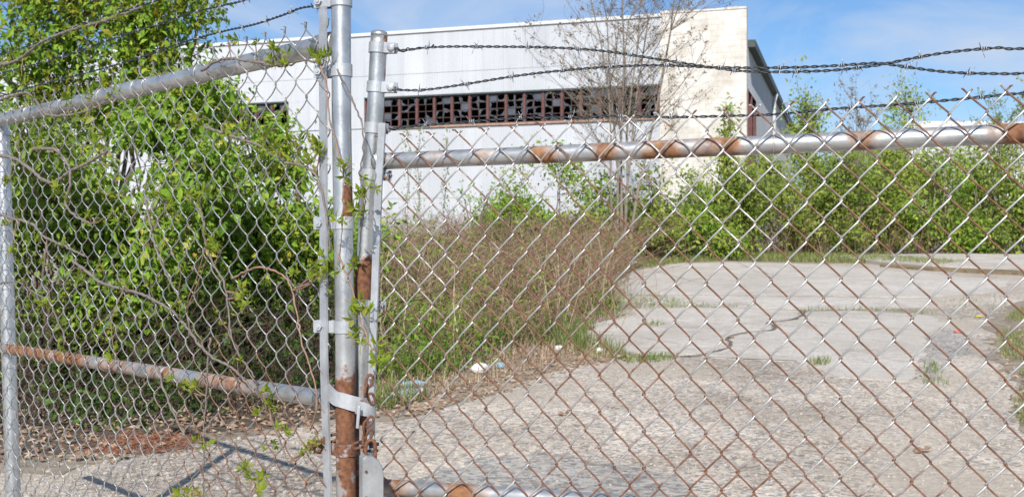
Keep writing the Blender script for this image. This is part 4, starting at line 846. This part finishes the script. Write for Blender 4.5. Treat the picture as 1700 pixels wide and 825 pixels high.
RMR = [RP.px(603, 806, OFF), RP.px(860, 823, OFF)]; RMR.append(RP.pt(R_END, RMR[-1][2] + 0.03, OFF))
rt = smooth_noise(66, 14, 1.0)
def rust_rail(v):
    # rust bleeds down in blotches under every second wire crossing
    s = (v[0] - RP.O[0]) / RP.d[0]; w_ = math.sin(2 * math.pi * s / 0.139 + 1.2 * float(rt(s * 9, 1.0)))
    return 0.49 + 0.15 * w_ + 0.42 * float(rt(s * 14, 4.0)) + 0.10 * float(rt(s * 60, v[2] * 60)) + (0.10 if s > 0.75 else 0.0) - (0.12 if s < 0.12 else 0)
pipe('top_rail', RTR, 0.0205, GATE, rust_rail, 'stained', sides=28, step=0.008)
pipe('middle_rail', RMR, 0.0205, GATE, lambda v: 0.36 + 0.35 * float(rt(v[0] * 30, 2.0)), 'stained', sides=24, step=0.012)
pipe('bottom_rail', [RUP[-1] + [0, 0, 0.06], RP.pt(R_END, ground_z(1.8) + 0.14, OFF)], 0.0205, GATE, lambda v: 0.6, sides=20)
pipe('hinge_upright', [RP.pt(R_END, 2.12, OFF), RP.pt(R_END, ground_z(1.8) + 0.06, OFF)], 0.0240, GATE, lambda v: 0.3, sides=20)
for P_ in (RTR, RMR):
    d_ = norm(P_[1] - P_[0]); pipe('weld_collar', [P_[0] + d_ * 0.016, P_[0] + d_ * 0.030], [0.026, 0.0215], GATE, lambda v: 0.25, sides=24, step=1) if False else put('weld_collar', add_tube(MB(), np.array([P_[0] + d_ * 0.012, P_[0] + d_ * 0.024, P_[0] + d_ * 0.032]), [0.027, 0.0245, 0.0208], 24, 0.3, caps=False), M['galv'], GATE, smooth=True)
RB_ = [RP.px(635, 205, 0.002), RP.px(629, 300, 0.002), RP.px(622.5, 480, 0.002), RP.px(617, 640, 0.002), RP.px(615, 830, 0.002)]; RB_.append(RB_[-1] + (RB_[-1] - RB_[-2]) * 1.1)
flat_bar('tension_bar', RB_, 0.019, 0.006, v3(RP.d), GATE, 0.08)
for py, ru, pe in ((80, 0.1, 655), (145, 0.08, 655), (213, 0.15, 640), (290, 0.12, 645), (505, 0.15, 636)):
    c = on_path(RUP, py); e_ = RP.px(pe, py, OFF) - c; e_[2] = 0
    band(GATE, c, norm(RUP[0] - RUP[3]), 0.0212, e_, np.linalg.norm(e_) - 0.016, 0.026, ru, boltside=-1)
# wire ties that hold the mesh to the rails
def ties(parent, P_, rail_r, plane, every, seed):
    r = np.random.default_rng(seed); Q = resample(P_, every)
    for q in Q[1:-1]:
        d_ = norm(P_[-1] - P_[0]); n_ = v3(plane.n); a = np.radians(np.linspace(-30, 260, 16)); R_ = rail_r + 0.002
        P2 = np.array([q + R_ * (np.cos(t_) * np.cross(d_, n_) + np.sin(t_) * n_) + d_ * 0.006 * k / 16 for k, t_ in enumerate(a)]); P2[0] += n_ * 0.006
        put('wire_tie', add_tube(MB(), P2, 0.0014, 5, 0.3), M['fabric'], parent, smooth=True)
ties(GATE, RTR[:4], 0.0205, RP, 0.41, 1); ties(FENCE, LTR[:3], 0.0255, LP, 0.34, 2); ties(FENCE, LMR[:3], 0.0215, LP, 0.42, 3)
# gate hinge post out of frame on the right
HP = RP.pt(R_END + 0.11, 0, OFF); T = thing('hinge_post', (HP[0], HP[1], ground_z(HP[1])), 'galvanised hinge post outside the right edge that carries the gate leaf', 'post')
pipe('post', [[HP[0], HP[1], 2.25], [HP[0], HP[1], ground_z(HP[1]) - 0.05]], 0.036, T, lambda v: 0.15)
for z in (0.5, 1.6): pipe('hinge', [RP.pt(R_END, z, OFF), RP.pt(R_END + 0.11, z, OFF)], 0.012, T, lambda v: 0.5, sides=10)

# ------------------------------------------------------------------ barbed wire
def barb_mesh():
    mb = MB(); t_ = np.linspace(0, 2 * math.pi * 2.5, 36)
    add_tube(mb, np.c_[(t_ / t_[-1] - 0.5) * 0.011, 0.0040 * np.cos(t_), 0.0040 * np.sin(t_)], 0.0011, 5, 0.2)
    for k, (x_, s_) in enumerate(((-0.0055, 1), (0.0055, 1), (-0.003, -1), (0.003, -1))):
        a = 0.5 + k * 1.45; d_ = np.array([0.25 * s_ * (1 if x_ > 0 else -1), math.cos(a), math.sin(a)]); d_ = norm(d_)
        c = np.array([x_, 0, 0]); add_tube(mb, np.array([c + d_ * 0.002, c + d_ * 0.012, c + d_ * 0.019]), [0.0011, 0.001, 0.0003], 5, 0.2)
    return mb.mesh('barb', M['barb'], None, True)
BARB = barb_mesh()
def barbed(name, label, P, phase, first, every, coil=None, seed=0, pitch=0.040):
    r = np.random.default_rng(seed); P = spline(P, 0.004); s = np.r_[0, np.cumsum(np.linalg.norm(np.diff(P, axis=0), axis=1))]
    T_ = np.gradient(P, axis=0); T_ /= np.linalg.norm(T_, axis=1)[:, None]; U = np.cross(T_, [0, 0, 1.0]); U /= np.linalg.norm(U, axis=1)[:, None]; V = np.cross(T_, U)
    Tn = thing(name, tuple(P[0]), label, 'barbed wire', 'barbed wire strands')
    a = 2 * math.pi * s / pitch + phase + 0.8 * np.sin(s * 9 + seed)
    for k in (0, math.pi):
        put('line_wire', add_tube(MB(), P + 0.0019 * (np.cos(a + k)[:, None] * U + np.sin(a + k)[:, None] * V), 0.00165, 5, 0.2), M['strand'], Tn, smooth=True)
    q = first
    while q < s[-1] - 0.03:
        i = np.searchsorted(s, q); rot = Matrix((T_[i], U[i], V[i])).transposed() @ Matrix.Rotation(r.uniform(0, 6.28), 3, 'X')
        place('barb', BARB, Tn, P[i], rot.to_quaternion().to_euler() if False else rot.to_euler()); q += every * r.uniform(0.93, 1.07)
    if coil:                                              # loose end wound back round the strand
        c0, c1, rad_, turns, tail = coil; m_ = (s > c0) & (s < c1); Q = P[m_]; t_ = np.linspace(0, 1, len(Q)); b_ = 2 * math.pi * turns * t_ + 0.6
        rr_ = rad_ * (0.7 + 0.5 * np.sin(t_ * 7 + 1)); Q = Q + rr_[:, None] * (np.cos(b_)[:, None] * U[m_] + np.sin(b_)[:, None] * V[m_])
        if tail is not None: Q = np.vstack([Q, Q[-1] + np.array(tail) * 0.5 + [0, 0, 0.006], Q[-1] + np.array(tail)])
        put('wound_end', add_tube(MB(), spline(Q[::3], 0.004), 0.00165, 5, 0.3), M['strand'], Tn, smooth=True)
    return Tn
def rpts(L): return [RP.px(x, y, OFF + 0.004) for x, y in L]
def gate_end(P): return list(P) + [RP.pt(R_END - 0.25, P[-1][2] + 0.004, OFF), RP.pt(R_END, P[-1][2] + 0.004, OFF)]
SA = [(656, 81), (672, 84), (700, 80), (740, 78), (800, 78), (900, 79), (1000, 85), (1100, 100), (1209, 116), (1275, 120), (1376, 117.5), (1440, 111), (1467, 107), (1562, 89), (1656, 80), (1720, 80)]
SB = [(652, 148), (672, 150), (710, 149), (780, 139), (860, 126), (940, 117), (1020, 111), (1100, 109), (1195, 112.5), (1290, 113), (1376, 110), (1440, 106), (1467, 106.5), (1573, 120), (1675, 123), (1730, 120)]
SC = [(646, 214), (700, 209), (770, 203), (860, 196), (940, 195), (1024, 193), (1100, 195), (1200, 193), (1290, 190), (1386, 181), (1490, 174), (1582, 166), (1700, 155), (1760, 152)]
barbed('barbed_wire', 'top barbed wire strand running right from the leaning upright', gate_end(rpts(SA)), 0.0, 0.085, 0.125, (0.01, 0.12, 0.006, 3.0, None), 1)
barbed('barbed_wire', 'middle barbed wire strand that crosses the top one near the right', gate_end(rpts(SB)), 1.0, 0.075, 0.125, (0.004, 0.03, 0.007, 1.4, (0.035, 0.0, -0.030)), 2)
barbed('barbed_wire', 'lowest barbed wire strand just above the gate mesh points', gate_end(rpts(SC)), 2.0, 0.10, 0.125, (0.004, 0.09, 0.005, 2.0, (0.03, 0, -0.006)), 3)
def lpts(L):
    P = [LP.px(x, y, OFF) for x, y in L]; P.append(P[-1] + norm(P[-1] - P[-2]) * 0.8); return P
S2 = [(553, 8), (530, 10), (499, 14), (468, 26), (422, 41), (372, 52), (305, 70), (244, 92), (178, 112), (76, 138), (0, 160)]
S1 = [(553, -60), (480, -30), (407, 0), (367, 10), (316, 22), (275, 36), (178, 68), (90, 98), (0, 122)]
S0 = [(553, -120), (400, -62), (255, 3), (193, 22), (153, 34), (76, 66), (0, 92)]
barbed('barbed_wire', 'lowest left barbed wire strand tied to the tall post', lpts(S2), 0.5, 0.06, 0.13, (0.01, 0.10, 0.006, 2.6, None), 4)
barbed('barbed_wire', 'middle left barbed wire strand crossing the tree leaves', lpts(S1), 0.9, 0.05, 0.13, None, 5)
barbed('barbed_wire', 'uppermost left barbed wire strand tangled in the tree', lpts(S0), 1.4, 0.08, 0.13, None, 6)

# ------------------------------------------------------------------ latch strap, chain, padlock
DL = 2.50
def strip(mb, P, h, t_, rust=0.12):
    P = spline(P, 0.004); T_ = np.gradient(P, axis=0); T_ /= np.linalg.norm(T_, axis=1)[:, None]; nrm = np.cross(T_, UP); nrm /= np.linalg.norm(nrm, axis=1)[:, None]; n_ = len(P); up = np.cross(nrm, T_)
    V = np.stack([P - up * h / 2 - nrm * t_ / 2, P + up * h / 2 - nrm * t_ / 2, P + up * h / 2 + nrm * t_ / 2, P - up * h / 2 + nrm * t_ / 2], 1).reshape(-1, 3)
    i = np.arange(n_ - 1)[:, None] * 4; j = np.arange(4)[None]; k = (j + 1) % 4
    mb.add(V, np.stack([i + j, i + 4 + j, i + 4 + k, i + k], -1).reshape(-1, 4), rust); mb.f.append(np.array([[0, 1, 2, 3], [n_ * 4 - 1, n_ * 4 - 2, n_ * 4 - 3, n_ * 4 - 4]])); return mb
LC = on_path(LPOST, 660)
def aroundL(deg, r_, dz=0.0): a = math.radians(deg); return LC + np.array([r_ * math.sin(a), -r_ * math.cos(a), dz])
LAT = thing('gate_latch', tuple(LC), 'bent galvanised latch strap wrapped across both posts above the chain', 'latch')
P = [aroundL(-105, 0.050, 0.022), aroundL(-80, 0.036, 0.012), aroundL(-50, 0.0285, 0.002), aroundL(-15, 0.0275, -0.001), aroundL(20, 0.0275, -0.006), aroundL(42, 0.033, -0.010), aroundL(60, 0.042, -0.014)]
put('strap', strip(MB(), P, 0.036, 0.004, 0.10), M['galv_flat'], LAT)
RC = at(607, 672, 2.535); 
P = [RC + np.array([0.024 * math.sin(a), -0.024 * math.cos(a), -0.006 - 0.004 * math.sin(a)]) for a in np.radians(np.linspace(-62, 150, 9))]
put('fork_loop', strip(MB(), P, 0.032, 0.004, 0.10), M['galv_flat'], LAT)
P0 = at(592, 690, 2.49); mb = bevel_box(MB(), P0 + [0.004, 0, -0.003], [0.0035, 0, -0.0006], [0, 0.004, 0], [0.002, 0, 0.026], 0.001); put('fork_tongue', mb, M['galv_flat'], LAT)
def link_mesh():
    a = np.linspace(0, 2 * math.pi, 25)[:-1]; L_, w_ = 0.019, 0.0085
    P = np.array([[w_ * math.cos(t_), 0, (L_ - w_) * (1 if math.sin(t_) > 0 else -1) * min(1, abs(math.sin(t_)) * 3) + w_ * math.sin(t_)] for t_ in a]); P = np.vstack([P, P[:1]])
    return add_tube(MB(), P, 0.0042, 8, 0.75, caps=False).mesh('link', M['chain'], None, True)
LINK = link_mesh()
CH = thing('rusty_chain', tuple(at(612, 640, 2.49)), 'short rusty chain looped over the latch between the posts', 'chain')
for k, (x, y, d, a, b_) in enumerate(((613, 632, 2.50, 0.2, 0.3), (608, 648, 2.485, 1.4, 0.7), (617, 662, 2.50, 0.3, -0.4), (612, 700, 2.49, 0.4, 0.9), (605, 712, 2.485, 1.5, -0.5), (613, 722, 2.49, 0.5, 0.3), (604, 732, 2.495, 1.3, 0.8), (596, 738, 2.51, 0.2, 1.3))):
    o = place('link', LINK, CH, at(x, y, d + 0.012), None, 0.8); o.rotation_euler = (0.3 * (k % 3 - 1), b_, a)
CH2 = thing('rusty_chain', tuple(at(540, 735, 2.56)), 'rusty chain end wrapped behind the tension bar beside the lowest band', 'chain')
for k, (x, y, d, a, b_) in enumerate(((549, 728, 2.60, 0.2, 1.3), (537, 733, 2.61, 1.2, 1.2), (528, 738, 2.62, 0.3, 1.5))):
    o = place('link', LINK, CH2, at(x, y, d), None, 0.95); o.rotation_euler = (0.2 * (k % 3 - 1), b_, a)
LK = at(613, 800, 2.47); PAD = thing('padlock', tuple(LK), 'grey shrouded padlock with chipped paint hanging from the chain', 'padlock')
def padlock_body():
    prof = [(-0.020, -0.075), (0.030, -0.075), (0.030, 0.020), (0.027, 0.038), (0.018, 0.054), (0.006, 0.063), (-0.012, 0.066), (-0.020, 0.060)]
    P = np.array(prof); n_ = len(P); mb = MB(); lay = [(-0.022, 0.93), (-0.018, 1.0), (0.018, 1.0), (0.022, 0.93)]; c2 = P.mean(0); V = []
    ux = norm(np.array([0.94, 0.34, 0])); uy = norm(np.array([-0.34, 0.94, 0]))
    for y_, s_ in lay: V += [LK + ux * q[0] + UP * q[1] + uy * y_ for q in c2 + (P - c2) * s_]
    i = np.arange(n_); f = [np.stack([k * n_ + i, k * n_ + (i + 1) % n_, (k + 1) * n_ + (i + 1) % n_, (k + 1) * n_ + i], -1) for k in range(3)]
    mb.add(V, np.vstack(f), 0.24); c_ = mb.n; mb.add([LK + ux * c2[0] + UP * c2[1] - uy * 0.0225, LK + ux * c2[0] + UP * c2[1] + uy * 0.0225], np.zeros((0, 3), int), 0.1)
    mb.f.append(np.stack([(i + 1) % n_, i, np.full(n_, c_)], -1)); mb.f.append(np.stack([3 * n_ + i, 3 * n_ + (i + 1) % n_, np.full(n_, c_ + 1)], -1)); return mb, ux, uy
mb, ux, uy = padlock_body(); put('body', mb, M['lock'], PAD)
P = [LK + ux * x_ + UP * z_ for x_, z_ in ((-0.008, 0.055), (-0.008, 0.085), (-0.002, 0.097), (0.008, 0.097), (0.014, 0.085), (0.014, 0.05))]
put('shackle', add_tube(MB(), spline(P, 0.004), 0.0045, 8, 0.85), M['chain'], PAD, smooth=True)
for dz in (0.03, -0.03): put('rivet', add_tube(MB(), np.array([LK - uy * 0.0215 - ux * 0.012 + UP * dz, LK - uy * 0.025 - ux * 0.012 + UP * dz]), 0.0032, 10, 0.7), M['lock'], PAD)
BT = at(616, 737, 2.49); T = thing('latch_bolt', tuple(BT), 'dark bolt and nut sticking out above the padlock', 'bolt')
put('shaft', add_tube(MB(), np.array([BT + [-0.03, 0.01, 0.002], BT + [0.018, 0, 0]]), 0.0045, 10, 0.4), M['strand'], T, smooth=True)
put('nut', add_tube(MB(), np.array([BT + [-0.002, 0.004, 0.001], BT + [0.008, 0.002, 0]]), 0.011, 6, 0.4), M['strand'], T)
put('pin', add_tube(MB(), np.array([BT + [-0.02, 0.008, -0.018], BT + [0.016, 0, -0.015]]), 0.0036, 8, 0.4), M['strand'], T, smooth=True)

# ------------------------------------------------------------------ creeper vines on the fence
def palmate(seed):
    r = np.random.default_rng(seed); n = 5; a = np.radians([-95, -48, 0, 48, 95]) + r.normal(0, 0.12, 5)
    D = np.c_[np.sin(a), np.full(n, -0.25) + r.normal(0, 0.15, n), np.cos(a)]; L = 0.032 * np.array([0.7, 0.95, 1.15, 0.95, 0.7]) * r.uniform(0.85, 1.15, n)
    mb = leaves_mb(np.zeros((n, 3)), D, L, L * 0.42, r.uniform(0.1, 0.8, n), up=0.0, fold=0.2, seed=seed); add_tube(mb, np.array([[0, 0.01, -0.028], [0, 0.003, -0.012], [0, 0, 0]]), 0.0009, 4, 0.9); return mb.mesh('leaf', M['leaf_vine'])
LEAFS = [palmate(k) for k in range(6)]
def vine(label, pts, rad, leaves, seed, plane=LP, off=0.012, mat='vine_stem'):
    r = np.random.default_rng(seed); P = np.array([plane.px(x, y, off + r.normal(0, 0.006)) for x, y in pts]); P = spline(P, 0.012); P += r.normal(0, 0.0014, P.shape)
    T = thing('creeper_vine', tuple(P[0]), label, 'vine', 'creeper vines on the fence'); n_ = len(P)
    put('stem', add_tube(MB(), P, np.linspace(rad, rad * 0.6, n_) * (1 + 0.12 * np.sin(np.arange(n_) * 1.1)), 7), M[mat], T, smooth=True)
    for (x, y) in leaves:
        q = plane.px(x, y, off + 0.014)
        i = np.argmin(np.linalg.norm(P - q, axis=1)); dd = np.linalg.norm(P[i] - q)
        if dd > 0.02: put('side_shoot', add_tube(MB(), curve_to(P[i], q, r, 0.1, 5), [0.0018, 0.0016, 0.0014, 0.0012, 0.001], 5), M['vine_red'], T)
        for k in range(int(r.integers(2, 4))):
            o = place('leaf', LEAFS[int(r.integers(0, 6))], T, q + r.normal(0, 0.010, 3), None, r.uniform(0.55, 0.98)); o.rotation_euler = (r.normal(0.1, 0.5), r.normal(0, 0.9), r.normal(-0.3, 0.6))
    return T
vine('vine along the fence top ending at the upper band of the tall post', [(335, 118), (372, 98), (430, 104), (470, 110), (505, 100), (535, 108)], 0.0042, [(378, 60), (425, 70), (460, 85), (457, 100), (480, 100), (445, 103), (520, 100), (538, 98)], 1)
vine('thin vine hanging down the face of the tall post', [(530, 108), (542, 140), (546, 190), (560, 245), (570, 290), (568, 370), (563, 440)], 0.0024, [(580, 275), (566, 372)], 2, LP, 0.028, 'vine_red')
vine('thin vine looping between the two uprights', [(560, 118), (582, 160), (600, 205), (604, 250), (597, 290), (606, 330), (600, 372)], 0.0026, [(588, 300), (602, 322), (612, 312), (590, 345)], 3, LP, 0.0, 'vine_stem')
vine('woody vine crossing the upper middle of the fence to the tension bar', [(325, 196), (345, 212), (385, 226), (430, 242), (468, 266), (515, 282), (534, 318), (543, 370), (548, 420)], 0.0044, [(290, 210), (330, 212), (375, 212), (410, 208), (440, 235), (458, 245), (462, 233), (485, 228), (512, 262), (530, 245), (528, 235)], 4)
vine('thick woody vine at the upper left of the fence', [(0, 258), (20, 262), (45, 276), (70, 298), (88, 303), (105, 294), (118, 284), (150, 268), (180, 250)], 0.0075, [(12, 300), (30, 230), (95, 312), (160, 240), (165, 220)], 5)
vine('woody vine dropping from the thick one at the upper left', [(55, 248), (90, 248), (110, 268), (118, 290), (114, 318), (108, 338), (124, 358), (150, 372)], 0.0060, [(60, 240), (112, 330), (150, 360), (165, 362), (190, 355)], 6)
vine('long low woody vine sagging across the lower left fence', [(120, 432), (140, 447), (166, 468), (205, 480), (245, 492), (294, 524), (330, 570), (350, 591), (392, 616), (423, 652)], 0.0056, [(130, 455), (170, 445), (205, 470), (250, 470), (300, 500), (190, 590), (395, 600)], 7)
vine('slim vine hanging straight down the middle of the fence', [(240, 330), (250, 370), (258, 410), (273, 451), (294, 487), (312, 529), (314, 560)], 0.0038, [(345, 395), (280, 335), (262, 332), (350, 408), (300, 440)], 8)
vine('slim vine right of the middle hanging in a slow curve', [(330, 345), (338, 372), (341, 405), (355, 440), (371, 467), (379, 513), (387, 570), (423, 627)], 0.0036, [(352, 402), (362, 412), (395, 485), (405, 500), (412, 490), (335, 325), (310, 325)], 9)
vine('reddish vine curving down beside the tension bar', [(385, 462), (420, 446), (446, 446), (477, 464), (490, 505), (500, 560), (512, 600), (524, 640), (526, 678), (515, 714)], 0.0030, [(487, 452), (540, 445), (545, 452), (532, 440), (530, 460)], 10, LP, 0.014, 'vine_red')
vine('straight vine slanting down to the lower right of the fence', [(262, 610), (273, 647), (289, 688), (320, 740), (381, 789), (420, 820)], 0.0034, [(330, 728), (345, 735), (395, 785), (430, 795), (432, 815), (410, 782)], 11)
vine('upright thin vine in the lower middle of the fence', [(350, 560), (346, 590), (343, 640), (340, 688), (338, 740), (337, 830)], 0.0030, [(320, 640), (300, 640), (325, 730), (300, 818), (315, 815)], 12)
vine('vine with fresh leaves near the lower tension bar', [(423, 640), (438, 668), (452, 700), (466, 735), (480, 770)], 0.0028, [(440, 660), (448, 668), (436, 672), (465, 720), (460, 735), (520, 738), (512, 745)], 13)
vine('low woody vine at the far left of the fence', [(-10, 352), (18, 362), (36, 366), (56, 374), (72, 392), (110, 410), (140, 425)], 0.0062, [(12, 375), (18, 420), (60, 395), (100, 405), (70, 440)], 14)
vine('short leafy vine on the lower far left of the fence', [(0, 470), (30, 468), (55, 485), (80, 500), (95, 530), (108, 560)], 0.0036, [(45, 500), (62, 498), (75, 505), (106, 572), (40, 465)], 15)
vine('reddish vine on the front of the leaning upright', [(560, 420), (578, 462), (588, 495), (598, 530), (612, 570), (626, 605)], 0.0024, [(585, 440), (596, 502), (600, 512), (590, 520), (588, 562), (604, 566), (632, 582), (640, 590)], 16, LP, 0.045, 'vine_red')
vine('tangled vine among the barbed strands at the upper left', [(-10, 110), (30, 100), (70, 70), (120, 50), (170, 36), (235, 12)], 0.0065, [(20, 90), (60, 60), (110, 52), (150, 60), (200, 30), (35, 130)], 17, LP, -0.02)
vine('vine lying along the top rail on the left', [(0, 166), (25, 158), (45, 155), (60, 168), (78, 190), (110, 192), (140, 186), (160, 178)], 0.0055, [(50, 165), (110, 170), (140, 195), (150, 160), (185, 155)], 18)

# ------------------------------------------------------------------ litter
def lathe(P0, axis, prof, mat, name, parent=None, sides=16, **kw):
    axis = norm(axis); mb = MB(); add_tube(mb, np.array([np.asarray(P0) + axis * p for p, _ in prof]), [q_ for _, q_ in prof], sides, 0.1); return put(name, mb, mat, parent, smooth=True, **kw)
def bottle(px, py, ang, s, mat, label):
    c = gp(px, py); T = thing('plastic_bottle', tuple(c), label, 'bottle'); ax_ = np.array([math.cos(ang), math.sin(ang), 0.08]); p0 = c + [0, 0, 0.035 * s]
    body = lathe(p0, ax_, [(0, 0.004), (0.001, 0.028 * s), (0.01, 0.033 * s), (0.05 * s, 0.033 * s), (0.06 * s, 0.030 * s), (0.09 * s, 0.033 * s), (0.14 * s, 0.033 * s), (0.175 * s, 0.022 * s), (0.195 * s, 0.013 * s), (0.21 * s, 0.012 * s)], mat, 'body', T)
    lathe(p0 + norm(ax_) * 0.211 * s, ax_, [(0, 0.001), (0.0005, 0.014 * s), (0.016 * s, 0.014 * s), (0.0165 * s, 0.001)], M['paper'], 'cap', T, 12)
bottle(650, 668, 0.7, 1.35, M['plastic'], 'clear plastic bottle lying in dry grass right beside the padlock')
bottle(668, 645, 0.15, 0.95, M['blue'], 'bluish crushed bottle lying behind the clear bottle')
def crumple(name, label, px, py, size, mat, cat, seed, flat=0.7):
    r = np.random.default_rng(seed); c = gp(px, py); import bmesh; bm = bmesh.new(); bmesh.ops.create_icosphere(bm, subdivisions=3, radius=1.0)
    V = np.array([v.co[:] for v in bm.verts]); bm.verts.index_update(); f = np.array([[v.index for v in q.verts] for q in bm.faces]); bm.free()
    k = r.normal(0, 3.2, (14, 3)); ph = r.uniform(0, 6.28, 14); h = np.abs(np.sin(V @ k.T + ph)).mean(1); V = V * (0.45 + 0.9 * h)[:, None] * size * np.array([1.1, 0.9, flat])
    V[:, 2] += -V[:, 2].min(); put(name, MB().add(c + V, f), mat, label=label, cat=cat, origin=c)
crumple('crumpled_cup', 'white crumpled cup lying at the edge of the grass', 797, 622, 0.075, M['paper'], 'litter', 1)
crumple('crumpled_wrapper', 'small bluish wrapper in the grass right of the crumpled cup', 830, 612, 0.045, M['blue'], 'litter', 2)
crumple('white_scrap', 'white scrap in the weeds at the left end of the slab', 995, 586, 0.04, M['paper'], 'litter', 3)
crumple('white_scrap', 'small white scrap at the edge of the brambles', 928, 583, 0.045, M['paper'], 'litter', 4)
crumple('white_carton', 'white carton on the far grass left of the upper slab', 1055, 441, 0.14, M['paper'], 'litter', 5, 0.4)
crumple('yellow_scrap', 'small yellow scrap at the right of the yard', 1625, 527, 0.05, plain('yellow_scrap', (0.6, 0.5, 0.12)), 'litter', 6, 0.3)
crumple('red_scrap', 'small red scrap right of the dark gravel patch', 1590, 553, 0.045, plain('red_scrap', (0.5, 0.14, 0.10)), 'litter', 7, 0.4)
crumple('grey_stone', 'pale stone lying on the ground under the left fence', 255, 790, 0.022, M['stone'], 'stone', 8)
for k, (x, y, lb) in enumerate(((938, 690, 'curled brown leaf alone on the gravel left of centre'), (1532, 752, 'curled brown leaf alone on the gravel at the lower right'), (1215, 562, 'small brown leaf lying on the slab by the crack'))):
    r = np.random.default_rng(k); c = gp(x, y) + [0, 0, 0.02]; D = r.normal(0, 1, (5, 3)) * [1, 1, 0.2]
    put('dead_leaf', leaves_mb(np.tile(c, (5, 1)), D, np.full(5, 0.065), 0.04, r.uniform(0.2, 0.6, 5), up=1, seed=k), M['dead'], label=lb, cat='leaf', origin=c)
